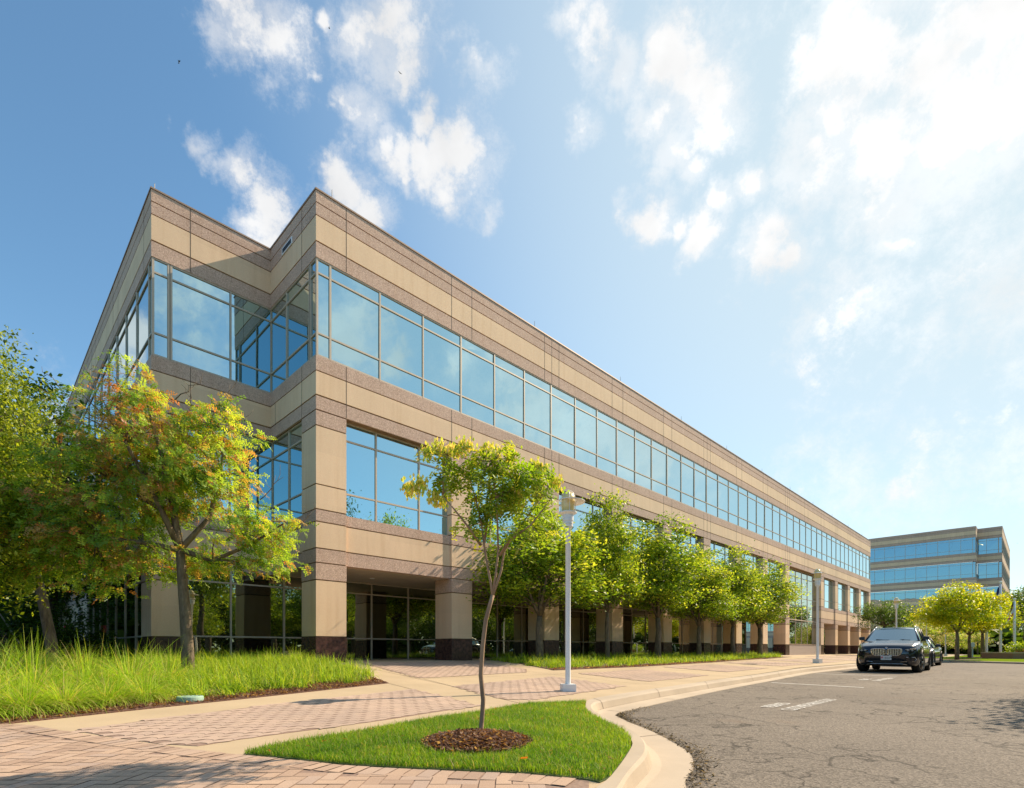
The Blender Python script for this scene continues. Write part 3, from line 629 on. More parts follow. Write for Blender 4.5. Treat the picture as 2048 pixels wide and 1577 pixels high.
# ---- markings
mk = MB()
def mark_poly(ps, m=M['mark']): mk.add([zz(zroad, p, .006) for p in ps], [tuple(range(len(ps)))], m)
def strip(a, b, w):
    t = Vector((b[1] - a[1], a[0] - b[0])).normalized() * w / 2; k = 6
    for i in range(k):
        p, q = lerp2(a, b, i / k), lerp2(a, b, (i + 1) / k); mark_poly([(p[0] - t.x, p[1] - t.y), (p[0] + t.x, p[1] + t.y), (q[0] + t.x, q[1] + t.y), (q[0] - t.x, q[1] - t.y)][::-1])
strip(at(1543, 1366, zroad), at(1728, 1376, zroad), .085)
strip(s2w(17.2 - 3.1, 9.2), s2w(17.2 - 3.35, 11.6), .085)
o = mk.build('bay_line'); tag(o, kind='structure')
def text_mesh(name, body, size, m, loc, rot, depth=.0, sc=(1, 1, 1), parent=None, align='LEFT'):
    cu = bpy.data.curves.new(name, 'FONT'); cu.body = body; cu.size = size; cu.extrude = depth; cu.align_x = align
    to = bpy.data.objects.new(name, cu); COL.objects.link(to); dg = bpy.context.evaluated_depsgraph_get()
    me = bpy.data.meshes.new_from_object(to.evaluated_get(dg)); bpy.data.objects.remove(to); me.materials.clear(); me.materials.append(m)
    o = bpy.data.objects.new(name, me); o.location = loc; o.rotation_euler = rot; o.scale = sc; return link(o, parent)
def bay_text(lines, s0, n0, size):
    for k, (t, ds) in enumerate(lines):
        x, y = s2w(s0 + ds, n0 + k * .36)
        o = text_mesh('bay_lettering', t, size, M["mark"], (x, y, zroad(x, y) + .012), (0, 0, A1), sc=(.66, 1, 1)); tag(o, kind='structure')
bay_text([('RESERVED', .2), ('CUSTOMER PARKING ONLY', 0)], 1.75, 11.85, .30)
bay_text([('RESERVED', .2), ('CUSTOMER PARKING ONLY', 0)], 10.6, 11.35, .28)

# ================================================================ BUILDINGS
# local frame of a building: x along D1, y = into the building (-outward), z up
class Face:
    def __init__(s, ox, oy, dx, dy): s.o = (ox, oy); s.d = (dx, dy); s.n = (dy, -dx)      # outward = right of direction
    def P(s, t, o, z): return (s.o[0] + s.d[0] * t + s.n[0] * o, s.o[1] + s.d[1] * t + s.n[1] * o, z)
    def box(s, mb, t0, t1, o0, o1, z0, z1, m):
        a = s.P(t0, o0, z0); b = s.P(t1, o1, z1); mb.box(a[0], b[0], a[1], b[1], z0, z1, m)
    def quad(s, mb, t0, t1, o, z0, z1, m, tilt=0):
        mb.quad(s.P(t0, o + tilt, z0), s.P(t1, o - tilt, z0), s.P(t1, o - tilt * .5, z1), s.P(t0, o + tilt * .7, z1), m)
def sweep(mb, path, prof, m):
    """extrude a (z, outward offset) profile along an open plan path, mitred"""
    n = len(path); ring = []
    for i, p in enumerate(path):
        p = Vector(p); ds = []
        if i > 0: ds.append((p - Vector(path[i - 1])).normalized())
        if i < n - 1: ds.append((Vector(path[i + 1]) - p).normalized())
        ns = [Vector((d.y, -d.x)) for d in ds]; nn = ns[0] if len(ns) == 1 else (ns[0] + ns[1]) / (1 + ns[0].dot(ns[1]))
        ring += [(p.x + nn.x * o, p.y + nn.y * o, z) for z, o in prof]
    k = len(prof); mb.add(ring, [(i * k + j, (i + 1) * k + j, (i + 1) * k + j + 1, i * k + j + 1) for i in range(n - 1) for j in range(k - 1)], m)
def band(mb, path, z0, z1, m, off=0.0): sweep(mb, path, [(z0, off - .06), (z0, off), (z1, off), (z1, off - .06)], m)
def window(F, bl, t0, t1, z0, z1, mull, trans, o=-.05, g='glass', thick=(), fw=.05, name='window', depth=.035, tilt=.005, edge=.045):
    """one bay of glazing: panes in one mesh, frame as its child"""
    ts = [t0] + [t for t in mull if t0 + .05 < t < t1 - .05] + [t1]; zs = [z0] + list(trans) + [z1]
    mb = MB()
    for a, b in zip(ts, ts[1:]):
        for c, d in zip(zs, zs[1:]): F.quad(mb, a, b, o, c, d, M[g], random.gauss(0, tilt))
    w = mb.build(name, bl); fr = MB(); f0, f1 = o - .03, o + depth
    for z in zs:
        h = edge if z in (z0, z1) else .024
        F.box(fr, t0, t1, f0, f1 - .004, max(z - h, z0), min(z + h, z1), M['frame'])
    for t in ts:
        h = .062 if any(abs(t - q) < .06 for q in thick) else fw / 2
        if t == t0 or t == t1: h *= .5
        F.box(fr, t - h if t > t0 else t, t + h if t < t1 else t, f0, f1, z0 + .002, z1 - .002, M['frame'])
        if h > .06: F.box(fr, t - .008, t + .008, f1 - .001, f1 + .004, z0 + .004, z1 - .004, M['joint'])
    fr.build('frame', w); return w
def column(F, bl, t0, t1, depth, zbase, tall=True, z_top=7.87, name='column'):
    mb = MB(); b, w = M['beige'], M['brown']; s = [(1.32, 2.95, b, 0), (2.97, 3.45, w, .004)]
    if tall: s += [(3.47, 3.87, w, 0), (3.89, 4.64, b, 0), (4.66, 5.00, w, 0), (5.02, 5.72, b, 0), (5.74, 7.42, b, 0), (7.44, z_top, w, 0)]
    for z0, z1, m, e in s: F.box(mb, t0 - e, t1 + e, e, -depth - e, z0, z1 - .016, m)
    F.box(mb, t0 + .02, t1 - .02, -.02, -depth + .02, zbase, s[-1][1] - .01, M['groove'])
    F.box(mb, t0 - .006, t1 + .006, .008, -depth - .006, zbase, 1.30, M['granite'])
    return mb.build(name, bl)
STACK3 = [('brown', 13.88, 14.22), ('brown', 13.51, 13.86), ('beige', 12.75, 13.49), ('brown', 12.28, 12.73), ('brown', 9.02, 9.45), ('beige', 8.31, 9.00), ('brown', 7.89, 8.29)]
def main_joints(JT):
    FM = Face(0, 0, 1, 0); FRt = Face(0, 3.35, 0, -1); FN = Face(-3.35, 3.35, 1, 0); FL = Face(-3.35, 42, 0, -1); yl = lambda w: 42 - w
    # vertical panel joints
    def vj(F, t, z0, z1, o=0): F.box(JT, t - .009, t + .009, o + .003, o - .01, z0, z1, M['joint'])
    for i in range(15):
        for t in (5 * i + .95, 5 * i) if i else (.95,):
            if t < 70: vj(FM, t, 12.29, 14.2); vj(FM, t, 7.9, 9.44)
        if i in (2, 5, 8, 11): vj(FM, 5 * i + .47, 12.29, 14.2); vj(FM, 5 * i + .47, 7.9, 9.44)
    for t in (1.0,): vj(FN, t, 12.29, 14.2); vj(FN, t, 7.9, 9.44)
    vj(FRt, 2.4, 12.29, 14.2); vj(FRt, 2.4, 7.9, 9.44); vj(FRt, .4, 8.3, 9.0)
    for k in range(7):
        for w in (3.35 + 5 * k, 4.3 + 5 * k):
            if w > 3.4: vj(FL, yl(w), 12.29, 14.2); vj(FL, yl(w), 7.9, 9.44)
def office(nm, loc, path, stack, joints, roof_z, label, roofpoly):
    bl = empty(nm, loc, A1); tag(bl, label, 'office building')
    wl_ = MB(); bd = MB()
    for m, z0, z1 in stack: band(wl_ if m == 'beige' else bd, path, z0 + .012 * (m == 'beige'), z1 - .012, M[m])
    zs = sorted(set(stack), key=lambda q: q[1]); lo = zs[0][1]; spans = []
    cur = [zs[0][1], zs[0][2]]
    for _, a, b in zs[1:]:
        if a - cur[1] < .1: cur[1] = b
        else: spans.append(cur); cur = [a, b]
    spans.append(cur)
    for a, b in spans: sweep(wl_, path, [(a + .004, -.5), (a + .004, -.03), (b - .016, -.03), (b - .016, -.5)], M['groove'])
    if joints: joints(wl_)
    wl_.build('wall', bl); bd.build('stone_band', bl)
    cp = MB(); sweep(cp, path, [(roof_z - .04, -.3), (roof_z - .045, .025), (roof_z, .025), (roof_z, -.35), (roof_z - .5, -.35)], M['coping']); cp.build('coping', bl)
    rf = MB(); rf.add([(x, y, roof_z - .45) for x, y in roofpoly], [tuple(range(len(roofpoly)))], M['roof']); rf.build('roof', bl)
    return bl
PL = 5 / 3
mull_main = [.45 + PL * k for k in range(0, 60)]
# ---- main building
path = [(-3.35, 42), (-3.35, 3.35), (0, 3.35), (0, 0), (70.9, 0), (70.9, 3.35), (74.25, 3.35), (74.25, 40)]
B1 = office('office_building', (C0[0], C0[1], 0), path, STACK3, main_joints, 14.26,
            'long three storey beige and brown office building filling the left and centre', [(-3.0, 42), (-3.0, 3.7), (.35, 3.7), (.35, .35), (70.5, .35), (70.5, 3.7), (73.9, 3.7), (73.9, 40)])
FM = Face(0, 0, 1, 0); FRt = Face(0, 3.35, 0, -1); FN = Face(-3.35, 3.35, 1, 0); FL = Face(-3.35, 42, 0, -1); FG = Face(0, 3.35, 1, 0)
T3 = (10.11, 11.86); T2 = (5.69, 7.32); TG = (1.33, 3.02)
# upper ribbon, main face: corner pane, then 5 m bays
window(FM, B1, 0.02, .45, 9.45, 12.28, [], T3, thick=(.45,), tilt=0)
for i in range(14): window(FM, B1, .45 + 5 * i, 5.45 + 5 * i, 9.45, 12.28, mull_main, T3, thick=(.45 + 5 * i, 5.45 + 5 * i))
window(FM, B1, 70.45, 70.88, 9.45, 12.28, [], T3, thick=(70.45,), tilt=0)
FE = Face(70.9, 0, 0, 1); window(FE, B1, .02, 3.25, 9.45, 12.28, [.45, 2.12], T3)
# return face of the corner, notch face, left face (upper ribbon)
window(FRt, B1, -.045, 3.33, 9.45, 12.28, [3.35 - 2.12, 3.35 - .45], T3, thick=(3.35 - .45,), tilt=0)
window(FN, B1, .02, 3.395, 9.45, 12.28, [.47, 2.13], T3, thick=(.47,), tilt=0)
yl = lambda w: 42 - w      # w = distance from the front plane
window(FL, B1, yl(3.8), yl(3.37), 9.45, 12.28, [], T3, thick=(yl(3.8),), tilt=0)
for i in range(7):
    a, b = 3.8 + 5 * i, 8.8 + 5 * i; window(FL, B1, yl(b), yl(a), 9.45, 12.28, [yl(a + PL), yl(a + 2 * PL)], T3, thick=(yl(a), yl(b)))
# second floor and ground
def spandrel(F, bl, t0, t1, o=-.08):
    mb = MB()
    for z0, z1, m in ((4.66, 4.97, 'brown'), (3.89, 4.64, 'beige'), (3.45, 3.87, 'brown')): F.box(mb, t0, t1, o, o - .3, z0, z1 - (.016 if z1 < 4.9 else 0), M[m])
    F.box(mb, t0, t1, o - .02, o - .28, 3.47, 4.96, M['groove']); mb.build('spandrel', bl)
for i in range(15):
    t = 5.0 * i; zb = .1
    if i in (9,): continue
    column(FM, B1, t, t + (.95 if i < 14 else .9), .95, zb)
for i in range(14):
    a, b = 5 * i + .95, 5 * i + 5
    if i in (8, 9): continue
    window(FM, B1, a, b, 4.97, 7.89, mull_main, T2, o=-.28, tilt=.003)
    spandrel(FM, B1, a, b)
    if i < 14: window(FG, B1, .45 + 5 * i if i else .45, 5.45 + 5 * i, .35, 3.45, mull_main, TG, o=-.02, g='glass_low', thick=(.45 + 5 * i, 5.45 + 5 * i), tilt=.004)
window(FM, B1, 40.95, 50, 1.34, 7.89, mull_main, (3.3, 5.46, 7.25), o=-.4, g='glass_low', tilt=.004)
pl = MB(); FM.box(pl, 40.96, 49.99, .0, -.5, .1, 1.31, M['granite_pale']); FM.box(pl, 40.97, 49.98, .03, -.38, 1.30, 1.345, M['groove']); pl.build('plinth', B1)
# head linings of the recessed openings and the soffit
so = MB(); so.box(0.03, 70.9, .32, 3.9, 3.44, 3.52, M['soffit']); so.box(0.05, 3.0, .3, 3.3, 7.95, 8.0, M['soffit']); so.build('soffit', B1)
for x, y in ((2.95, 1.9), (7.95, 1.9), (12.95, 1.9), (17.95, 1.9)):
    d = MB(); d.lathe([(.0, 3.42), (.075, 3.42), (.085, 3.425), (.085, 3.445)], M['white'], 16, (x, y)); d.build('downlight', B1)
# return face below the ribbon: column side, second floor window, spandrel
window(FRt, B1, -.11, 2.4, 4.97, 7.89, [1.23], T2, o=-.12, tilt=0); spandrel(FRt, B1, -.04, 2.4)
window(FN, B1, .95, 3.465, 4.97, 7.89, [2.13], T2, o=-.12, tilt=0); spandrel(FN, B1, .92, 3.43, -.05)
column(FN, B1, 0, .93, 1.3, .1)
window(FN, B1, .93, 3.8, .35, 3.45, [2.13], TG, o=-.02, g='glass_low', thick=(3.8,), tilt=.004)
for i in range(7):
    w0 = 3.35 + 5 * i + (1.3 if i == 0 else .95); w1 = 3.35 + 5 * (i + 1)
    window(FL, B1, yl(w1), yl(w0), 4.97, 7.89, [yl(3.8 + PL * k) for k in range(30)], T2, o=-.15); spandrel(FL, B1, yl(w1), yl(w0))
    mb = MB()
    if i:
        for z0, z1, m in ((3.47, 3.87, 'brown'), (3.89, 4.64, 'beige'), (4.66, 5.0, 'brown'), (5.02, 7.42, 'beige'), (7.44, 7.87, 'brown')): FL.box(mb, yl(w0), yl(w0 - .95), 0, -.5, z0, z1, M[m])
        mb.build('pilaster', B1)
window(FL, B1, yl(15.8), yl(4.65), .35, 3.45, [yl(5.69 + 1.7 * k) for k in range(-1, 7)], TG, o=-.06, g='glass_low', tilt=.003)
wb = MB(); FL.box(wb, 0, yl(15.85), -.02, -.5, 1.32, 3.44, M['beige']); FL.box(wb, 0, yl(15.85), -.015, -.5, 0, 1.30, M['granite']); FL.box(wb, 10.0, yl(15.9), -.0, -.1, 3.2, 3.44, M['brown']); wb.build('base_wall', B1)
lv = MB()
FL.box(lv, yl(18.3), yl(17.1), .03, -.03, 1.3, 2.9, M['frame'])
for k in range(9): FL.box(lv, yl(18.2), yl(17.2), .05, .02, 2.0 + k * .095, 2.04 + k * .095, M['joint'])
lv.build('louvre', B1)
# exhaust slot on the return parapet
ev = MB(); FRt.box(ev, 1.0, 1.75, .03, -.01, 13.50, 13.72, M['white']); FRt.box(ev, 1.05, 1.70, .034, .0, 13.54, 13.68, M['black']); ev.build('vent', B1)
for x, y, h in [(-3.25, 3.45, .22), (.55, .12, .35), (74, 3.6, .3)] + [(9.5 + 6.4 * k, .12, .35) for k in range(10)]:
    lr = MB(); lr.tube([(x, y, 14.2), (x, y, 14.26 + h)], [.014, .008], M['frame'], 6); lr.build('lightning_rod', B1)

# ---- five storey building beyond the cars
s0 = 121; path2 = [(0, 60), (0, -6.6), (3.4, -6.6), (3.4, -10.0), (38, -10.0), (38, -4)]
stack5 = []
for dz in (0, 4.48): stack5 += [(m, a + dz, b + dz) for m, a, b in STACK3[4:]]
stack5 += [(m, a + 8.96, b + 8.96) for m, a, b in STACK3]
stack5 += [('brown', 4.66, 4.97), ('beige', 3.9, 4.64), ('brown', 3.45, 3.87)]
wx, wy = s2w(s0, 0)
B2 = office('office_building', (wx, wy, 0), path2, stack5, None, 23.22, 'five storey beige and brown office block far off behind the parked cars', [(.3, 60), (.3, -6.3), (3.7, -6.3), (3.7, -9.7), (37.7, -9.7), (37.7, 60)])
FA = Face(0, 60, 0, -1); FB = Face(0, -6.6, 1, 0); FC = Face(3.4, -6.6, 0, -1); FD = Face(3.4, -10.0, 1, 0)
for fl in range(4):
    z0 = 4.97 + 4.48 * fl; z1 = z0 + 2.85 + (.07 if fl == 0 else -.02); tr = (z0 + .66, z0 + 2.41)
    window(FA, B2, 66.15, 66.57, z0, z1, [], tr, g='glass_far', thick=(66.15,), tilt=0)
    for k in range(9): b = 66.15 - 5 * k; window(FA, B2, b - 5, b, z0, z1, [b - PL, b - 2 * PL], tr, g='glass_far', thick=(b, b - 5), tilt=.004)
    window(FB, B2, .02, 3.4, z0, z1, [.45], tr, g='glass_far'); window(FC, B2, .02, 3.38, z0, z1, [1.23, 2.9], tr, g='glass_far', thick=(2.9,))
    for k in range(7): a = 5 * k; window(FD, B2, a + .02, min(a + 5, 34.4), z0, z1, [a + PL, a + 2 * PL], tr, g='glass_far', thick=(a,))
lb = MB()
for k in range(14): FA.box(lb, 66.6 - 5 * k - .95, 66.6 - 5 * k, -.0, -.95, -.1, 3.45, M['beige']); FA.box(lb, 66.6 - 5 * k - .96, 66.6 - 5 * k + .01, .01, -.96, -.1, 1.2, M['granite'])
for k in range(7): FD.box(lb, 5 * k, 5 * k + .95, -.0, -.95, -.1, 3.45, M['beige'])
lb.build('column', B2)
gl2 = MB(); gl2.box(3.0, 3.1, -6, 60, -.1, 3.44, M['glass_low']); gl2.box(6.4, 37.5, -7.1, -7.0, -.1, 3.44, M['glass_low']); gl2.box(.05, 37.5, -6.5, 60, 3.46, 3.5, M['soffit']); gl2.build('lobby_glazing', B2)
# lower wing with open terraces beside it
wing = empty('terrace_wing', (*s2w(96, -10.5), 0), A1); tag(wing, 'low pale wing with dark open terraces, seen over the trees between the two office buildings', 'building')
tw = MB(); 
for z0, z1 in ((1.0, 2.4), (4.1, 5.8), (7.0, 8.2)): tw.box(0, 16, -7.0, 9, z0, z1, M['beige'])
tw.build('parapet', wing); tk = MB(); tk.box(.6, 15.4, -6.2, 8.6, -.1, 8.0, M['granite']); tk.build('recess', wing)
tp = MB()
for y in (-6.5, -4.6, -2.7, -.8, 1.1, 3.0): tp.box(.3, .6, y, y + .25, -.1, 8.0, M['beige'])
tp.build('column', wing)

# ================================================================ TREES
def tubes(mb, pts, r0, r1, m, n=7):
    k = len(pts); mb.tube(pts, [r0 + (r1 - r0) * i / (k - 1) for i in range(k)], m, n)
def wob(a, b, k, amp, rise=0):
    a = Vector(a); b = Vector(b); out = [a.lerp(b, i / k) + (Vector((random.gauss(0, amp), random.gauss(0, amp), random.gauss(0, amp * .5) + rise * math.sin(math.pi * i / k))) if 0 < i < k else Vector()) for i in range(k + 1)]
    return out
def leafquads(C, size, aspect=.5, droop=.35, upbias=.5):
    """rhombic leaves at centres C (N,3)"""
    N = len(C); a = RNG.uniform(0, 2 * np.pi, N); e = RNG.normal(-droop, .45, N); l = size * RNG.uniform(.6, 1.35, N)
    D = np.stack([np.cos(a) * np.cos(e), np.sin(a) * np.cos(e), np.sin(e)], 1); Nn = RNG.normal(0, 1, (N, 3)); Nn[:, 2] = np.abs(Nn[:, 2]) + upbias
    B = np.cross(D, Nn); B /= np.linalg.norm(B, axis=1)[:, None]; up = np.cross(B, D)
    w = (l * aspect / 2)[:, None]; l = l[:, None]
    return np.stack([C - D * l / 2, C + B * w + up * w * .3 - D * l * .05, C + D * l / 2, C - B * w + up * w * .3 - D * l * .05], 1)
def fronds(C, flen, nl, lsize, droop=.7, outward=None):
    """pinnate leaves: an arching axis with leaflets both sides"""
    N = len(C); a = RNG.uniform(0, 2 * np.pi, N) if outward is None else outward + RNG.normal(0, .8, N); e = RNG.normal(.1, .4, N); L = flen * RNG.uniform(.6, 1.3, N); dr = RNG.uniform(.5, 1.5, N) * droop; Q = []
    for k in range(nl):
        t = (k + 1) / nl; ek = e - dr * t * 1.5; pos = C + np.stack([np.cos(a) * np.cos(e - dr * t * .7), np.sin(a) * np.cos(e - dr * t * .7), np.sin(e - dr * t * .7)], 1) * (L * t)[:, None]
        ax = np.stack([np.cos(a) * np.cos(ek), np.sin(a) * np.cos(ek), np.sin(ek)], 1); sd = np.stack([-np.sin(a), np.cos(a), np.zeros(N)], 1) + RNG.normal(0, .25, (N, 3)); sd[:, 2] -= .35
        sd /= np.linalg.norm(sd, axis=1)[:, None]; ls = (lsize * (1 - .35 * abs(t - .5)) * RNG.uniform(.8, 1.2, N))[:, None]; wd = ax * ls * .26
        for s in (1, -1): Q.append(np.stack([pos, pos + sd * s * ls * .5 + wd, pos + sd * s * ls, pos + sd * s * ls * .5 - wd], 1))
    return np.concatenate(Q), 2 * nl
def crown_clumps(ell, n, shell=.55):
    """random clump centres inside a union of ellipsoids, biased to the outside"""
    out = []; vol = [e[3] * e[4] * e[5] for e in ell]
    for _ in range(n):
        e = random.choices(ell, vol)[0]; d = Vector([random.gauss(0, 1) for _ in range(3)]).normalized(); r = random.uniform(shell ** 2, 1) ** .5 if random.random() < .8 else random.uniform(.1, .7)
        out.append((e[0] + d.x * e[3] * r, e[1] + d.y * e[4] * r, e[2] + d.z * e[5] * r))
    return out
def palette(cols, N, k, pick=None, jit=.14):
    cols = np.array(cols); c = cols[RNG.integers(0, len(cols), N)] if pick is None else cols[pick]; c = c * (1 + RNG.normal(0, jit, (N, 1))); return np.repeat(c[:, None, :], k, 1).clip(.003, 1)
def build_tree(name, ell, nclump, per, rc, leaf, cols, trunk, forks, rtr, bk='bark', aspect=.55, frond=None, ccol=None, extra=None, droop=.35, nlimb=40, flat=.6):
    root = empty(name); tb = MB(); m = M[bk]; tubes(tb, trunk, rtr, rtr * .62, m, 10)
    cl = crown_clumps(ell, nclump); base = Vector(trunk[-1]); fk = []
    if forks:
        for f in forks: tubes(tb, [base] + [Vector(p) for p in f], rtr * .5, rtr * .12, m, 7); fk += [Vector(p) for p in f]
    else: fk = [Vector(p) for p in trunk[len(trunk) // 2:]]
    for c in random.sample(cl, min(nlimb, len(cl))):
        c = Vector(c); p = min(fk, key=lambda q: (q - c).length + max(0, q.z - c.z) * 1.5); tubes(tb, wob(p, c, 4, .04 * (c - p).length, .05), rtr * .14, .006, m, 5)
    if extra: extra(tb, m)
    tb.build('trunk', root, smooth=True)
    CC = np.array(cl); N = nclump * per; G = RNG.normal(0, 1, (N, 3)); G[:, 2] *= flat; C = np.repeat(CC, per, 0) + G * rc * RNG.uniform(.55, 1.2, (nclump, 1)).repeat(per, 0)
    mid = CC.mean(0); pick = ccol(CC) if ccol else RNG.integers(0, len(cols), nclump)
    pk = np.repeat(pick, per); mixr = RNG.random(N) < .35; pk[mixr] = RNG.integers(0, len(cols), mixr.sum())
    if frond:
        out = np.arctan2(C[:, 1] - mid[1], C[:, 0] - mid[0]); V, rep = fronds(C, frond[0], frond[1], frond[2], frond[3], out); cc = np.array(cols)[pk] * (1 + RNG.normal(0, .15, (N, 1))); cc = np.tile(cc, (rep, 1)).clip(.003, 1)
        nquads('crown', V, M['leaf'], cols=cc, parent=root)
    else: nquads('crown', leafquads(C, leaf, aspect, droop), M['leaf'], cols=palette(cols, N, 4, pk), parent=root)
    return root
GY = [(.17, .28, .02), (.25, .36, .024), (.34, .43, .035), (.12, .21, .016), (.44, .48, .06), (.10, .17, .014)]
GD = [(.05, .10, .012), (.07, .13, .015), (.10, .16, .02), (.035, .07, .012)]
YE = [(.36, .42, .012), (.28, .37, .014), (.44, .46, .015), (.20, .29, .012), (.46, .42, .02)]
LOC = [(.17, .30, .035), (.25, .39, .05), (.11, .22, .035), (.34, .47, .07), (.42, .28, .09), (.46, .19, .08), (.46, .54, .06)]
def place(o, x, y, z, label, cat='tree', group=None, rz=0, sc=None):
    o.location = (x, y, z); o.rotation_euler = (0, 0, rz)
    if sc: o.scale = sc
    return tag(o, label, cat, group)

# --- row trees by the facade (three shapes, then copies); local height 7
def row_tree(k, cols=GY):
    H = 6.6; tk = [(0, 0, -.3), (.02, 0, .6), (0, .03, 1.3), (.02, .0, 1.9)]
    fk = [[(.15 * math.cos(a), .15 * math.sin(a), 2.3), (.55 * math.cos(a), .55 * math.sin(a), 3.4), (.8 * math.cos(a + .2), .8 * math.sin(a + .2), 4.6 + .3 * (i % 2))] for i, a in enumerate([k + j * 1.26 for j in range(5)])] + [[(.02, 0, 3), (0, .05, 4.4), (.03, 0, 5.8)]]
    ell = [(0, 0, 3.55, 1.75, 1.75, 1.35), (.15 * math.cos(k), 0, 4.7, 1.5, 1.5, 1.2), (0, .1, 5.7, .9, .9, .95), (.9 * math.cos(k * 2), .9 * math.sin(k * 2), 3.0, 1.1, 1.1, .7), (-.9 * math.cos(k * 2), -.8 * math.sin(k * 2), 3.2, 1.1, 1.1, .8)]
    return build_tree('street_tree', ell, 260, 80, .27, .115, cols, tk, fk, .13, nlimb=70)
protos = [row_tree(k) for k in range(3)]
rows_ = [(1078, 1.5, 5.9, 'nearest tree of the facade row, its crown behind the young sapling'), (1215, 2.0, 7.0, 'tall narrow tree just right of the near lamp post'),
         (1316, 2.0, 6.9, 'third tree of the facade row, broad rounded crown'), (1397, 2.0, 5.9, 'fourth tree of the facade row'),
         (1466, 2.0, 6.5, 'fifth tree of the facade row, second from its far end'), (1520, 2.0, 6.4, 'last tree of the facade row, beside the tall two storey window')]
def on_line(u, n):
    k = (u - 1024) / 1067; Y = (C0[0] * -D2[0] + C0[1] * -D2[1] - n) / (-(k * D2[0] + D2[1])); return k * Y, Y
for i, (u, n, h, lab) in enumerate(rows_):
    x, y = on_line(u, n); o = protos[i] if i < 3 else copy_tree(protos[i % 3])
    w = [1.1, .76, 1.12, .92, 1.0, 1.22][i] * 1.2
    place(o, x, y, zland(x, y), 'light green ' + lab, 'tree', 'row of street trees in front of the long facade', i * 1.9, (w, w, h / 6.6))

# --- honey locust at left
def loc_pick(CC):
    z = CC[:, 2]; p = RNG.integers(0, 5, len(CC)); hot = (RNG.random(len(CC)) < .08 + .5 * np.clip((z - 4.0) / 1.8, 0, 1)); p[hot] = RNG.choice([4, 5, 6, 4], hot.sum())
    lit = (CC[:, 0] > .6) & (RNG.random(len(CC)) < .55); p[lit & ~hot] = RNG.choice([1, 3, 6], (lit & ~hot).sum()); return p  # sun-side clumps take brighter leaf colours, so sunlight is in the palette
lx, ly = (375 - 1024) / 1067 * 10.4, 10.4
k = 1067 / 10.4
def LP(u, v, y=0): return ((u - 375) / k, y, (1298 - v) / k + ZC - .33)
ell = [(*LP(250, 860, .2), 1.2, 1.3, .95), (*LP(180, 990, 0), 1.45, 1.4, .95), (*LP(330, 930, .3), 1.3, 1.4, 1.0), (*LP(430, 870, 0), .75, .9, .5), (*LP(520, 1050, -.2), .85, .8, .5),
       (*LP(480, 1100, .2), .95, 1.0, .45), (*LP(110, 1090, .2), 1.2, 1.2, .75), (*LP(240, 1080, -.4), 1.1, 1.0, .7), (*LP(255, 770, .1), .6, .7, .45), (*LP(400, 960, -.3), 1.0, .9, .7), (*LP(30, 1040, .3), .9, 1.0, .7), (*LP(200, 1165, .1), .8, .8, .25), (*LP(330, 1120, .5), .8, .8, .4), (*LP(60, 1150, .4), .8, .9, .4)]
trk = [LP(377, 1360), LP(375, 1300), LP(370, 1220), LP(364, 1150), LP(360, 1100), LP(350, 1040), LP(340, 980), LP(320, 900), LP(300, 830)]
fks = [[LP(420, 1120, .1), LP(500, 1090, 0), LP(580, 1050, -.2)], [LP(300, 1090, -.2), LP(220, 1080, -.3), LP(120, 1060, 0)], [LP(300, 1010, .3), LP(200, 950, .3), LP(120, 900, .2)], [LP(400, 1030, .3), LP(430, 950, .2), LP(450, 860, 0)], [LP(330, 1000, -.3), LP(280, 900, -.4), LP(240, 780, 0)]]
def loc_tree():
    def twigs(tb, m):
        for (u, v), (u2, v2) in (((420, 850), (470, 770)), ((440, 880), (500, 830)), ((180, 830), (85, 745)), ((190, 860), (100, 800)), ((200, 800), (180, 740)), ((370, 830), (385, 775)), ((520, 1000), (560, 950)), ((590, 1060), (630, 1020)), ((350, 800), (400, 760))):
            a, b = Vector(LP(u, v)), Vector(LP(u2, v2)); w = wob(a, b, 5, .04); tubes(tb, w, .012, .004, m, 4)
            for q in w[2:]: tubes(tb, [q, q + Vector((random.uniform(-.15, .15), random.uniform(-.1, .1), random.uniform(.05, .22)))], .005, .003, m, 3)
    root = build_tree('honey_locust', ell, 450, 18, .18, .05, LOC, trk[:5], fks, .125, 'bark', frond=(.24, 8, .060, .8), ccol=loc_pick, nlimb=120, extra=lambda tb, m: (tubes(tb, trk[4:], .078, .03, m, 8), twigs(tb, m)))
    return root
o = loc_tree(); place(o, lx, ly, .33, 'feathery honey locust with orange brown tips in the grass bed left of the corner column', 'tree')

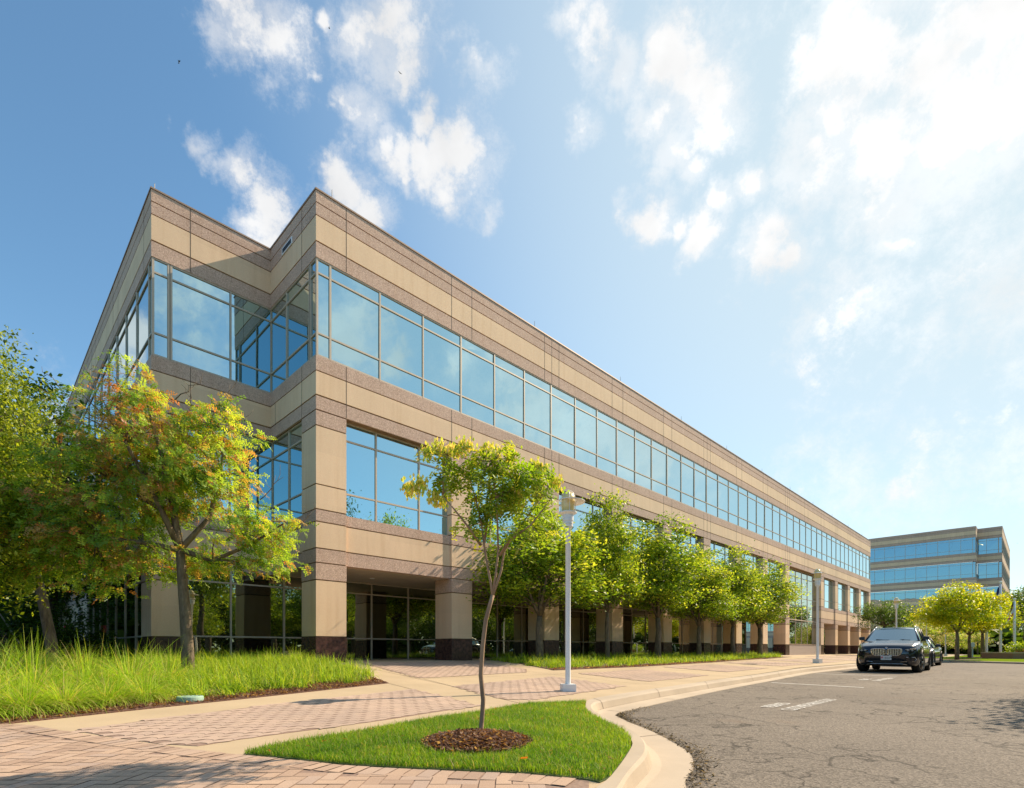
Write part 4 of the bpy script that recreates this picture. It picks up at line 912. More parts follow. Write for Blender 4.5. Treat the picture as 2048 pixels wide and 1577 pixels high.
# --- sapling on the island
def SP(u, v, y=0): return ((u - 963) / 219.5, y, (1462 - v) / 219.5)
def sapling():
    root = empty('young_tree'); tb = MB(); m = M['bark_sap']
    tubes(tb, [SP(961, 1470), SP(963, 1455), SP(967, 1400), SP(962, 1350), SP(966, 1290), SP(972, 1240), SP(980, 1210), SP(986, 1190)], .022, .018, m, 10)
    stems = [[SP(986, 1192), SP(982, 1165), SP(975, 1130), SP(968, 1085), SP(962, 1040, .05), SP(950, 990, .05), SP(935, 940, .1)], [SP(985, 1195), SP(992, 1150), SP(997, 1100), SP(996, 1050, -.1), SP(993, 1000, -.1), SP(985, 930, -.1)],
             [SP(985, 1195), SP(1003, 1140), SP(1008, 1100, .1), SP(1030, 1060, .1), SP(1060, 1020, .15), SP(1085, 985, .2)], [SP(962, 1090), SP(940, 1060, -.1), SP(915, 1030, -.15), SP(890, 1000, -.15)], [SP(1000, 1110), SP(1020, 1085, -.1), SP(1060, 1060, -.2), SP(1100, 1010, -.2)], [SP(968, 1080, .1), SP(975, 1020, .2), SP(1010, 960, .25)]]
    for s in stems: tubes(tb, s, .014, .004, m, 6)
    nodes = [Vector(p) for s in stems for p in s[2:]]
    ell = [(*SP(985, 960), .42, .40, .30), (*SP(1040, 990, .05), .38, .36, .34), (*SP(905, 945), .30, .28, .20), (*SP(870, 955, .0), .20, .22, .10), (*SP(1060, 1060, 0), .26, .3, .22), (*SP(960, 1010, .1), .34, .3, .26), (*SP(1075, 960, 0), .22, .24, .18)]
    cl = [Vector(c) for c in crown_clumps(ell, 108, .2)]
    for c in cl: p = min(nodes, key=lambda q: (q - c).length); tubes(tb, wob(p, c, 3, .015), .0045, .002, m, 4)
    tb.build('trunk', root, smooth=True)
    C = np.repeat(np.array(cl), 4, 0) + RNG.normal(0, .035, (432, 3)); out = RNG.uniform(0, 2 * np.pi, 432); V, rep = fronds(C, .19, 7, .050, .75, out)
    cols = np.array([(.16, .27, .02), (.22, .34, .025), (.29, .39, .03), (.10, .18, .015), (.36, .37, .05)]); cc = np.tile(cols[RNG.integers(0, 5, 432)] * (1 + RNG.normal(0, .12, (432, 1))), (rep, 1)).clip(0, 1)
    nquads('crown', V, M['leaf'], cols=cc, parent=root)
    spots = [(905, 892), (885, 905), (858, 912), (920, 905), (975, 893), (993, 908), (1022, 915), (1080, 935), (1110, 972), (833, 985), (818, 978), (848, 975), (870, 1000), (882, 995), (1028, 1003), (1035, 990), (1068, 930), (935, 900)]
    for u, v in spots:
        n = 70; c = np.array(SP(u, v, random.uniform(-.15, .1))); P = c + RNG.normal(0, 1, (n, 3)) * np.array([.036, .030, .034]); Q = []
        # three sided papery lanterns: three leaf-like walls each
        for j in range(3):
            a = RNG.uniform(0, 2 * np.pi, n) + j * 2.1; s = .017; o_ = np.stack([np.cos(a), np.sin(a), np.zeros(n)], 1) * s * .55; t = np.stack([-np.sin(a), np.cos(a), np.zeros(n)], 1) * s * .5; up = np.array([0, 0, s * 1.25])
            Q.append(np.stack([P + up, P + o_ + t, P - up, P + o_ - t], 1))
        pc = np.array([(.60, .66, .14), (.70, .68, .20), (.50, .60, .12), (.72, .62, .26)]); c4 = np.tile(pc[RNG.integers(0, 4, n)], (3, 1))
        nquads('seed_pod_cluster', np.concatenate(Q), M['pod'], cols=c4, parent=root)
    return root
o = sapling(); place(o, SAP[0], SAP[1], zmulch(*SAP), 'slender young tree with yellow seed pod clusters on the lawn island in the foreground', 'tree')

# --- background trees
def big_tree(seed, cols, H=10, W=4.2, leaf=.17, n=230, per=75, bk='bark_dark', low=.25):
    random.seed(seed); z0 = H * low; tk = [(0, 0, -.3), (.05, 0, z0 * .5), (-.05, .05, z0), (.05, 0, H * .5)]
    fk = [[(.3 * W * math.cos(a), .3 * W * math.sin(a), H * .55), (.6 * W * math.cos(a), .6 * W * math.sin(a), H * .7)] for a in [seed + j * 1.3 for j in range(5)]] + [[(0, 0, H * .7), (.1, 0, H * .9)]]
    ell = [(0, 0, H * .6, W, W, H * .3), (W * .3, 0, H * .75, W * .7, W * .7, H * .2)] + [(W * .55 * math.cos(a), W * .55 * math.sin(a), H * random.uniform(.38, .75), W * .55, W * .55, H * .16) for a in [seed + j * 1.05 for j in range(6)]]
    return build_tree('background_tree', ell, n, per, W * .13, leaf, cols, tk, fk, .03 * H, bk, nlimb=50)
bA = big_tree(1, [(.15, .21, .02), (.20, .27, .03), (.10, .15, .015), (.26, .31, .04), (.32, .38, .05)], 12.5, 3.6, .15, 330, 100)
place(bA, -10.9, 10.6, .2, 'tall olive green tree rising highest against the sky at the left edge', 'tree', sc=(.43, .43, .615))
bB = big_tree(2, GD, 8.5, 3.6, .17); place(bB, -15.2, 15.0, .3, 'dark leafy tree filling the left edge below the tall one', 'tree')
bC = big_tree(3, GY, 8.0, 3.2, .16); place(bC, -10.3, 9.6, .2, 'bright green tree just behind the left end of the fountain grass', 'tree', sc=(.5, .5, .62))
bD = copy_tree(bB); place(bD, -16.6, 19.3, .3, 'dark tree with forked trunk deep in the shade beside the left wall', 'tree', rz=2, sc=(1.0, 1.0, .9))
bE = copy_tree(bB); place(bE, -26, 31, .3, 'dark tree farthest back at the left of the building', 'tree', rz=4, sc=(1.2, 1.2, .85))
# leaning trunk tree
random.seed(11)
lt = build_tree('leaning_tree', [(-.6, 0, 4.6, 1.5, 1.5, .9), (-.2, .3, 3.9, 1.3, 1.3, .5)], 90, 70, .25, .12, GD + GY[:2], [(.35, 0, -.3), (.2, 0, .8), (0, 0, 1.8), (-.3, 0, 3.0)], [[(-.5, 0, 3.8), (-.8, .2, 4.8)], [(.1, .1, 3.9), (.5, .2, 4.8)]], .14, 'bark', nlimb=25)
place(lt, -11.35, 12.9, .35, 'small leaning tree with a bare grey trunk behind the fountain grass at the left', 'tree')

# right group
ry = build_tree('yellow_tree', [(0, 0, 3.7, 2.6, 2.6, 1.5), (.4, 0, 4.6, 1.8, 1.8, 1.1), (-1.2, .2, 3.2, 1.6, 1.6, .7), (1.5, -.2, 3.0, 1.5, 1.5, .7)], 190, 85, .30, .15, YE, [(0, 0, -.3), (0, 0, .8), (.03, 0, 1.6), (0, 0, 2.0)], [[(-.5, 0, 2.6), (-1.1, 0, 3.6)], [(.5, .1, 2.6), (1.1, .1, 3.7)], [(0, .5, 2.7), (.1, 1, 3.8)], [(0, -.3, 2.8), (0, -.4, 4.4)]], .15, 'bark', nlimb=50)
def atu(u, Y): return (u - 1024) / 1067 * Y, Y
rs = [(1914, 38, 'nearest of the three yellow green trees on the far island', 1.0, 0), (1939, 45, 'middle one of the three yellow green trees', .95, 2.2), (1965, 50, 'rightmost of the three yellow green trees, behind the flagpoles', 1.1, 4.0)]
for i, (u, Y, lab, sc, rz) in enumerate(rs):
    o = ry if i == 0 else copy_tree(ry); x, y = atu(u, Y); place(o, x, y, .17, lab, 'tree', 'yellow green trees on the far island', rz, (sc, sc, sc * (1.0 if i else .98)))
dk = big_tree(5, GD + [(.10, .17, .02)], 6.0, 2.6, .14, 150, 70, low=.12)
x, y = atu(1768, 52); place(dk, x, y, .2, 'dark green bushy tree at the far end of the long facade behind the near car', 'tree')


cm = big_tree(6, GY[:4] + [(.62, .50, .42), (.55, .46, .36)], 5.5, 2.8, .15, 120, 70, low=.05)
for i, (u, Y, sc, lab) in enumerate(((1826, 60, .80, 'pale flowering crape myrtle just right of the dark bushy tree'), (1870, 62, .85, 'pale flowering crape myrtle behind the second parked car'), (1912, 66, .62, 'pale flowering crape myrtle low behind the nearest yellow tree'), (1955, 68, .62, 'pale flowering crape myrtle low among the flagpoles'))):
    o = cm if i == 0 else copy_tree(cm); x, y = atu(u, Y); place(o, x, y, .1, lab, 'tree', 'flowering shrubs before the far building', i * 1.4, (sc, sc, sc))
for i, (u, Y, sc, lab) in enumerate(((2052, 60, 1.05, 'dark tree cut by the right edge behind the planter'), (2110, 66, 1.2, 'dark tree mostly outside the right edge'), (2036, 84, 1.15, 'dark tree against the sky at the right end of the far building'), (2000, 78, .8, 'dark tree in front of the far lobby'), (1850, 82, .7, 'dark tree before the base of the far building'), (1905, 84, .7, 'dark tree low before the far building, behind the yellow one'))):
    o = copy_tree(dk); x, y = atu(u, Y); s_ = sc * 1.35; place(o, x, y, .1, lab, 'tree', None, i * 1.1 + 1, (s_, s_, s_))
# trees across the road: seen mirrored in the glass and shading the road at the right edge
shade = copy_tree(protos[0]); place(shade, 14.9, 10.9, .1, 'street tree just outside the right edge, shading the asphalt', 'tree', 'street trees across the road', .5, (1.2, 1.2, .95))
shade2 = copy_tree(protos[1]); place(shade2, 12.2, 8.6, .1, 'street tree by the right edge of the road nearer the camera', 'tree', 'street trees across the road', 2.5, (1.2, 1.2, .8))
mir = [(20, 12.0), (20.5, 5.5), (21, -1), (30, 4), (33, 9), (37, 14), (35, -2), (40, 20), (44, 26), (48, 33), (33, -9), (42, 5), (46, 12), (52, 22), (30, -16), (38, -20), (26, -24), (58, 30), (18, -24), (60, 40), (10, -28), (70, 52)]
for i, (x, y) in enumerate(mir):
    o = copy_tree([bC, bB, bC, bB][i % 4]); s_ = .95 + .25 * ((i * 7) % 5) / 5; s_ *= 1.0 if (x, y) != (20, 12.5) else .9
    place(o, x, y, -.1, 'green tree across the road, seen mirrored in the dark ground floor windows', 'tree', 'trees across the road mirrored in the glass', i * 1.7, (s_, s_, s_ * (.75 if i % 4 == 3 else 1.05) * (1.55 if i < 3 else 1)) )
# far-off wood closing the horizon
def wood(name, arc, H, n, label):
    P = []
    for _ in range(n):
        t = random.random() * (len(arc) - 1); i = min(int(t), len(arc) - 2); f = t - i; x = arc[i][0] + (arc[i + 1][0] - arc[i][0]) * f + random.gauss(0, 2.0); y = arc[i][1] + (arc[i + 1][1] - arc[i][1]) * f + random.gauss(0, 2.0)
        h = H * (.75 + .25 * math.sin(t * 9) * math.cos(t * 5.3 + 1)); P.append((x, y, h * random.random() ** .8))
    C = np.array(P); V = leafquads(C, 1.15, .8); pk = RNG.integers(0, 6, n)
    tag(nquads(name, V, M['leaf'], cols=palette(GD + [(.12, .18, .02), (.16, .20, .03)], n, 4, pk)), label, 'wood', kind='stuff')
wood('woodland', [(95, 75), (85, 50), (66, 26), (58, 5), (52, -15), (40, -34), (15, -44), (-20, -46)], 10, 26000, 'far dark green wood across the road, seen mirrored in the ground floor glass')
wood('woodland', [(-20, -46), (-42, -20), (-40, 5), (-36, 22), (-38, 44), (-45, 70)], 8.5, 14000, 'dark green wood closing the view at the far left behind the trees')
wood('woodland', [(58, 76), (70, 74), (84, 72)], 3.6, 5000, 'dark shrubbery closing the gap below the far building behind the flagpoles')
random.seed(5)

# ================================================================ STREET FURNITURE
def lamp():
    r = empty('street_lamp'); b = MB(); b.box(-.14, .14, -.14, .14, -.05, .145, M['white']); b.build('base', r, bevel=.008)
    p = MB(); p.lathe([(.0, .14), (.062, .14), (.055, .16), (.052, 1.5), (.050, 3.22), (.075, 3.24), (.075, 3.29)], M['white'], 20); p.build('pole', r, True)
    c = MB(); c.lathe([(.05, 3.22), (.085, 3.25), (.10, 3.27), (.10, 3.305), (.09, 3.31), (.105, 3.32), (.105, 3.355), (.095, 3.36), (.11, 3.38), (.112, 3.50), (.178, 3.535), (.18, 3.555), (.06, 3.56), (0, 3.56)], M['white'], 28); c.build('collar', r)
    g = MB(); g.lathe([(.118, 3.56), (.13, 3.60), (.135, 3.70), (.135, 3.79), (.128, 3.86), (.10, 3.92), (.055, 3.955), (0, 3.965)], M['globe'], 28); g.build('globe', r, True)
    h = MB()
    h.tube([(.172 * math.cos(a), .172 * math.sin(a), 3.80) for a in np.linspace(0, 2 * math.pi, 33)], .010, M['white'], 6, False)
    for a in (0, math.pi / 2):
        pts = [(.15 * math.cos(a) * s_, .15 * math.sin(a) * s_, z) for s_, z in ((1, 3.55), (1, 3.70), (1, 3.80), (.92, 3.88), (.65, 3.955), (.3, 3.99), (0, 4.0), (-.3, 3.99), (-.65, 3.955), (-.92, 3.88), (-1, 3.80), (-1, 3.70), (-1, 3.55))]
        h.tube(pts, .006, M['white'], 6)
    h.build('guard', r)
    s = MB(); n = 28; vs = []
    for k in range(n + 1):
        a = -math.pi * .62 + math.pi * 1.24 * k / n
        for rr, z in ((.165, 3.795), (.34, 3.765), (.34, 3.755), (.165, 3.785)): vs.append((rr * math.cos(a), rr * math.sin(a), z))
    s.add(vs, [(k * 4 + j, (k + 1) * 4 + j, (k + 1) * 4 + (j + 1) % 4, k * 4 + (j + 1) % 4) for k in range(n) for j in range(4)], M['white']); s.build('brim', r)
    return r
LM = lamp(); G_ = 'white globe lamps along the kerb'
x, y = at(1136, 1383); tag(LM, 'nearest white lamp post with caged amber globe, standing on the paver walk', 'street lamp', G_); LM.location = (x, y, zland(x, y)); LM.rotation_euler = (0, 0, .1); LM.scale = (.92, .92, .93)
def lamp_at(u, v0, v1, Y, lab, rz=0):
    o = copy_tree(LM); x, y = atu(u, Y); z = ZC - (v0 - 1298) / 1067 * Y; h = (v0 - v1) / 1067 * Y; o.location = (x, y, z); o.scale = (h / 4,) * 3; o.rotation_euler = (0, 0, rz); tag(o, lab, 'street lamp', G_)
lamp_at(1635, 1325, 1137, 25.5, 'second white lamp post along the kerb, before the tall two storey window', -1.0)
lamp_at(1793, 1312, 1195, 39, 'third white lamp post, rising behind the roof of the near car', -.8)
lamp_at(1853, 1311, 1218, 48, 'fourth white lamp post, just left of the yellow tree and behind the second car', -.8)
lamp_at(1891, 1312, 1228, 50, 'fifth white lamp post, its head hidden in the yellow tree', -.8)
# ---- flagpoles
def flagpole(u, v0, v1, Y, lab):
    r = empty('flagpole'); x, y = atu(u, Y); z = ZC - (v0 - 1298) / 1067 * Y; h = (v0 - v1) / 1067 * Y; r.location = (x, y, z)
    p = MB(); w = 2.3 / 1067 * Y; p.lathe([(0, -.2), (w * 1.2, -.2), (w, 0), (w * .95, h * .5), (w * .75, h - .25), (0, h - .25)], M['white'], 14); p.build('pole', r, True)
    f = MB(); f.lathe([(0, h - .25), (.07, h - .24), (.03, h - .18), (.09, h - .12), (.12, h - .06), (.09, h - .01), (0, h)], M['white'], 12); f.build('finial', r, True)
    tag(r, lab, 'flagpole', 'white flagpoles on the far island'); return x, y, z, h
fa = flagpole(2001, 1316, 1163, 44, 'tallest white flagpole, with the navy flag, right of the yellow trees')
fb_ = flagpole(2029, 1298 + 3, 1197, 47, 'white flagpole with the red and white flag, by the brick planter')
flagpole(1973, 1314, 1185, 45, 'white flagpole partly hidden in the yellow trees')
def hanging_flag(name, x, y, ztop, h, w, bands, label):
    """limp flag hanging in folds from its hoist"""
    mb = MB(); nx, nz = 16, 22
    def P(i, j):
        u = i / nx; t = j / nz; fold = math.sin(u * 9 + t * 2) * .10 * (u * .8 + .2)
        return (x - .09 - u * w * (.35 + .3 * t), y + fold, ztop - t * h - u * w * .75)
    vs = [P(i, j) for j in range(nz + 1) for i in range(nx + 1)]
    mb.v = vs
    for j in range(nz):
        for i in range(nx):
            mb.f.append((j * (nx + 1) + i, j * (nx + 1) + i + 1, (j + 1) * (nx + 1) + i + 1, (j + 1) * (nx + 1) + i)); mb.m.append(mb.mi(bands(i / nx, j / nz)))
    o = mb.build(name, smooth=True); sl = o.modifiers.new('thick', 'SOLIDIFY'); sl.thickness = .006; tag(o, label, 'flag')
navy = simple('navy_cloth', (.02, .03, .12), .9); redc = simple('red_cloth', (.55, .03, .04), .9); whc = simple('white_cloth', (.75, .75, .74), .9); gold = simple('gold_cloth', (.62, .36, .03), .9)
def us(u, t):
    if u < .42 and t < .54: return navy
    return redc if int(t * 13) % 2 == 0 else whc
def md(u, t):
    q = (u < .5) != (t < .5)
    if q:
        a = math.hypot((u % .5) - .25, (t % .5) - .25) < .12 or abs((u % .5) - .25) < .05; return (redc if ((u % .5) < .25) != ((t % .5) < .25) else whc) if not a else (whc if ((u % .5) < .25) != ((t % .5) < .25) else redc)
    return (M['black'] if int(u * 12) % 2 == 0 else gold) if (t % .5) < .25 else (gold if int(u * 12) % 2 == 0 else M['black'])
hanging_flag('flag', fa[0], fa[1], fa[2] + fa[3] - .35, 1.15, 1.8, us, 'navy, red and white flag hanging limp from the tallest flagpole')
hanging_flag('flag', fb_[0], fb_[1], fb_[2] + fb_[3] - .3, 1.2, 2.1, md, 'red, white, gold and black quartered flag hanging limp from the right flagpole')
# ---- far island, planter, sign post, path wall
isl = px([(1872,1322),(1900,1321.6),(1950,1323),(2048,1325.5),(2200,1330)], zflat(.16)); isl += [atu(2300, 60), atu(2100, 75), atu(1840, 70), atu(1850, 44)]
ip = patch('far_lawn', isl, zflat(.16), M['lawn'], .01, 2); tag(ip, kind='structure')
ik = MB(); Ls = isl[:5]
for a, b in zip(Ls, Ls[1:]):
    t = Vector((b[1] - a[1], a[0] - b[0])).normalized() * .17
    ik.add([(a[0], a[1], .18), (b[0], b[1], .18), (b[0] + t.x, b[1] + t.y, .17), (a[0] + t.x, a[1] + t.y, .17), (a[0] + t.x, a[1] + t.y, .0), (b[0] + t.x, b[1] + t.y, .0)], [(0, 3, 2, 1), (3, 4, 5, 2)], M['kerb'])
tag(ik.build('far_kerb'), kind='structure')
for u, Y, r_ in ((1914, 38, 1.3), (1940, 45, 1.6), (1962, 48, 1.4)):
    x, y = atu(u, Y); q = [(x + r_ * math.cos(a), y + r_ * math.sin(a)) for a in np.linspace(0, 6.2832, 14)[:-1]]; tag(patch('tree_mulch', q, zflat(.19), M['mulch'], 0, 1), kind='structure')
pr = empty('brick_planter', (*atu(2060, 42), .17)); w_ = MB()
for a, b, c, d in ((-2.3, 3.5, -1, -.7), (-2.3, 3.5, 1.4, 1.7), (-2.3, -2.0, -.7, 1.4), (3.2, 3.5, -.7, 1.4)): w_.box(a, b, c, d, -.15, .42, M['pinkbrick'])
w_.build('wall', pr); w2_ = MB(); w2_.box(-2.34, 3.54, -1.04, -.66, .42, .5, M['kerb']); w2_.box(-2.34, -1.96, -.66, 1.74, .42, .5, M['kerb']); w2_.build('cap', pr); tag(pr, 'low pink brick planter at the right edge below the flagpole', 'planter')
px_, py_ = atu(2060, 42)
def bush(name, cx, cy, cz, rx, ry_, rz_, n, cols, leaf, label, cat='shrub'):
    C = np.array(crown_clumps([(0, 0, rz_ * .6, rx, ry_, rz_)], n // 30, .5)); C = np.repeat(C, 30, 0) + RNG.normal(0, .12, (len(C) * 30, 3)); C[:, 2] = np.abs(C[:, 2])
    r = empty(name, (cx, cy, cz)); nquads('foliage', leafquads(C, leaf), M['leaf'], cols=palette(cols, len(C), 4), parent=r)
    s = MB(); [s.tube([(0, 0, 0), (rx * .6 * math.cos(a), ry_ * .6 * math.sin(a), rz_)], [.02, .008], M['bark_dark'], 4) for a in (0, 1.5, 3, 4.6)]; s.build('stem', r); tag(r, label, cat)
bush('shrub', px_ - .2, py_ + .1, .55, 1.9, .7, .55, 2700, GY[1:4], .12, 'bright green clipped shrub on top of the brick planter')
bush('shrub', px_ - .3, py_ - .45, .45, 1.5, .2, .25, 1200, [(.3, .10, .06), (.22, .08, .05), (.12, .14, .03)], .1, 'row of reddish low plants along the front of the brick planter')
hw = empty('garden_wall', (*atu(1930, 74), .1), R(-12)); g_ = MB(); g_.box(-22, 18, -.2, .2, -.2, 1.05, M['granite']); g_.build('wall', hw); g_ = MB(); g_.box(-22.05, 18.05, -.25, .25, 1.05, 1.15, M['groove']); g_.build('cap', hw); tag(hw, 'low dark wall running behind the far island', 'wall')
sg = empty('sign_post', (*atu(1945, 47), .17)); q = MB(); q.tube([(0, 0, 0), (0, 0, 1.35)], .05, simple('pale_blue_metal', (.35, .5, .65), .4), 8); q.build('post', sg); q = MB(); q.box(-.16, .16, -.03, -.055, .95, 1.32, simple('sign_face', (.5, .62, .75), .5)); q.build('plate', sg); q = MB(); q.box(-.2, .2, -.2, .2, 0, .06, M['kerb']); q.build('base', sg); tag(sg, 'small pale blue sign post on the lawn between the yellow tree trunks', 'sign')
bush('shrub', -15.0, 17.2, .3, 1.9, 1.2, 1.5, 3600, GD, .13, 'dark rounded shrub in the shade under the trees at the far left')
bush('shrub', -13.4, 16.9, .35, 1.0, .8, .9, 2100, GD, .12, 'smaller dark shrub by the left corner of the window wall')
# ---- manhole lid in the mulch
x, y = at(380, 1404); r = empty('utility_lid', (x, y, zland(x, y) + .03), .4); q = MB(); q.lathe([(.0, .045), (.15, .045), (.158, .036), (.162, .0), (.162, -.05)], M['green_lid'], 32); q.build('lid', r)
q = MB(); [q.lathe([(0, .0475), (.012, .0475), (.013, .044)], M['black'], 8, p_) for p_ in ((.06, 0), (-.06, .0), (0, .08), (.1, .05))]; q.build('bolt', r); tag(r, 'round pale green plastic utility lid in the mulch by the pavement', 'utility lid')
# ---- left end: brick retaining wall with handrail, hose bib and extinguisher-like red marker
rw = empty('retaining_wall', (*s2w(-5.6, -14.5), 0), A1); q = MB()
q.add([(-6.5, 0, -.2), (0, 0, -.2), (0, 0, .6), (-1.2, 0, 3.0), (-6.5, 0, 3.1), (-6.5, .4, -.2), (0, .4, -.2), (0, .4, .6), (-1.2, .4, 3.0), (-6.5, .4, 3.1)], [(0, 1, 2, 3, 4), (9, 8, 7, 6, 5), (1, 6, 7, 2), (2, 7, 8, 3), (3, 8, 9, 4), (0, 4, 9, 5)], M['brickwall']); q.build('wall', rw)
q = MB(); q.tube([(.1, .2, .9), (-1.1, .2, 3.35), (-6.4, .2, 3.5)], .03, M['frame'], 6)
for x_, z_ in ((-1.1, 3.35), (-3, 3.4), (-5, 3.46), (0.1, .9)): q.tube([(x_, .2, z_ - .6), (x_, .2, z_)], .025, M['frame'], 6)
q.build('handrail', rw); tag(rw, 'dark brick retaining wall with sloping end and handrail in the shade at the far left', 'wall')
sp = empty('standpipe', (*s2w(-4.0, -16.5), .45)); q = MB(); q.tube([(0, 0, 0), (0, 0, 1.0), (0, -.0, 1.05)], .05, M['plastic'], 8); q.build('pipe', sp); q = MB(); [q.tube([(0, 0, 1.0), (dx_, -.15, 1.0)], .06, M['plastic'], 8) for dx_ in (-.22, .22)]; q.box(-.05, .05, -.05, .05, 1.25, 1.6, M['red']); q.build('inlet', sp); tag(sp, 'black fire hose inlet with red marker by the left end wall', 'standpipe')
# ---- birds
for i, (u, v, Y, a) in enumerate(((357, 123, 38, 1.2), (658, 57, 60, .3), (800, 146, 70, 2.1))):
    b = MB(); b.add([(-.16, 0, 0), (-.05, .035, .02), (.10, .03, .02), (.20, 0, .03), (.10, -.03, .02), (-.05, -.035, .02), (-.05, 0, .06), (.10, 0, .07), (.0, 0, -.04)], [(0, 1, 6), (1, 2, 7, 6), (2, 3, 7), (3, 4, 7), (4, 5, 6, 7), (5, 0, 6), (1, 0, 8), (0, 5, 8), (5, 4, 8), (4, 3, 8), (3, 2, 8), (2, 1, 8)], M['black'])
    r = empty('bird', ((u - 1024) / 1067 * Y, Y, ZC + (1298 - v) / 1067 * Y), a, .62); r.rotation_euler = (.5, 1.1 if i == 0 else .3, a); b.build('body', r)
    w = MB()
    for s_ in (1, -1): w.add([(.10, .02 * s_, .03), (-.04, .02 * s_, .03), (-.02, .22 * s_, .12), (.08, .24 * s_, .13), (-.06, .42 * s_, .05), (.0, .45 * s_, .05)], [(0, 1, 2, 3), (3, 2, 4, 5)], M['black'])
    w.build('wings', r); tag(r, ['dark bird high in the blue sky at the upper left', 'tiny dark bird beside the top left cloud', 'tiny dark bird in front of the lower tip of the top centre cloud'][i], 'bird', 'birds in the sky')

# ================================================================ CARS
def spline(T, x):
    for (a, va), (b, vb) in zip(T, T[1:]):
        if x <= b: t = (x - a) / (b - a); t = t * t * (3 - 2 * t) * .35 + t * .65; return va + (vb - va) * t
    return T[-1][1]
def car(name, P, paint):
    """x: 0 at the nose, rearward positive; y: left/right; z up"""
    r = empty(name); L, W = P['L'], P['W'] / 2; wf, wr, wrad = P['wf'], P['wr'], P['rad']; arch = wrad + .075
    xs = sorted(set([round(v, 3) for v in list(np.linspace(0, .5, 8)) + list(np.linspace(.5, L - .3, 60)) + list(np.linspace(L - .3, L, 6))]))
    def zbot(x):
        z = P['sill'] + (.06 * (1 - min(1, x / .25)) if x < .25 else 0)
        for c in (wf, wr):
            d = abs(x - c)
            if d < arch: z = max(z, wrad + math.sqrt(max(0, arch * arch - d * d)))
        return z
    b = MB(); vs = []; n = 0
    for x in xs:
        w = spline(P['w'], x) * W; zb = zbot(x); zt = spline(P['belt'], x); h = zt - zb; hi = P['sill'] + .1
        zz_ = [zb, max(zb + .02, hi), max(zb + .04, zb + .3 * h), zb + .62 * h, zb + .86 * h, zt - .02]; yy = [w * .93, w * .985, w, w * .995, w * .965, w * .90]
        half = list(zip(yy, zz_)) + [(w * .80, zt + .015), (w * .45, zt + P['crown'] * .8), (0, zt + P['crown'])]
        half = [(w * .5, P['sill'] + .02)] + half
        full = [(-y_, z_) for y_, z_ in half[:-1]] + [half[-1]] + [(y_, z_) for y_, z_ in reversed(half[:-1])]; n = len(full)
        vs += [(x, y_, z_) for y_, z_ in full]
    fs = [(i * n + j, i * n + j + 1, (i + 1) * n + j + 1, (i + 1) * n + j) for i in range(len(xs) - 1) for j in range(n - 1)]
    fs += [tuple(range(n))[::-1], tuple(range((len(xs) - 1) * n, len(xs) * n))]
    b.add(vs, fs, paint); body = b.build('body', r, True)
    # greenhouse: glass shell, roof and pillars
    g = P['gh']; c = MB(); K = []
    for x, z, wb in g: K.append((x, z, wb))
    xb0, xb1 = P['cowl']; 
    def wbelt(x): return spline(P['w'], x) * W * (.86 if P.get('rails') else .9)
    def zbelt(x): return spline(P['belt'], x) - .01
    roof = [(x, z, w_) for x, z, w_ in g]
    # side glass
    sg_ = MB()
    base = [(x, zbelt(x), wbelt(x)) for x in np.linspace(xb0, xb1, 12)]; top = []
    for i, t in enumerate(np.linspace(0, 1, 12)):
        k = t * (len(g) - 1); a_ = min(int(k), len(g) - 2); f_ = k - a_; top.append(tuple(g[a_][q_] + (g[a_ + 1][q_] - g[a_][q_]) * f_ for q_ in range(3)))
    for s_ in (1, -1):
        v_ = [(x, y_ * s_, z) for x, z, y_ in base] + [(x, y_ * s_, z - .03) for x, z, y_ in top]
        sg_.add(v_, [(i, i + 1, 12 + i + 1, 12 + i) if s_ < 0 else (i + 1, i, 12 + i, 12 + i + 1) for i in range(11)], M['car_glass'])
    sg_.build('side_window', r, True)
    ws = MB(); f0, b0 = base[0], base[-1]; t0, t1 = top[0], top[-1]; NN = 9
    def screen(mb, lo, hi, bow, m):
        for k in range(NN):
            y0, y1 = -1 + 2 * k / NN, -1 + 2 * (k + 1) / NN; cv = lambda y_: bow * (1 - y_ * y_)
            q_ = [(lo[0] - cv(y0), y0 * lo[2], lo[1] + .0), (lo[0] - cv(y1), y1 * lo[2], lo[1]), (hi[0] - cv(y1) * .7, y1 * hi[2], hi[1] - .015 + abs(bow) * .15 * (1 - y1 * y1)), (hi[0] - cv(y0) * .7, y0 * hi[2], hi[1] - .015 + abs(bow) * .15 * (1 - y0 * y0))]
            mb.quad(*q_, m)
    screen(ws, f0, t0, .16, M['car_glass']); ws.build('windscreen', r, True)
    rw_ = MB(); screen(rw_, b0, t1, -.10, M['car_glass']); rw_.build('rear_window', r, True)
    rf = MB(); v_ = []; m_ = 13
    for x, z, w_ in top:
        fr = .16 * .7 * (1 if (x, z, w_) == top[0] else 0)
        for k in range(m_): y_ = -1 + 2 * k / (m_ - 1); v_.append((x - (.11 * (1 - y_ * y_) if (x == top[0][0]) else 0), y_ * w_, z - .02 + .045 * (1 - abs(y_) ** 3)))
    rf.add(v_, [(i * m_ + k, (i + 1) * m_ + k, (i + 1) * m_ + k + 1, i * m_ + k + 1) for i in range(11) for k in range(m_ - 1)], paint)
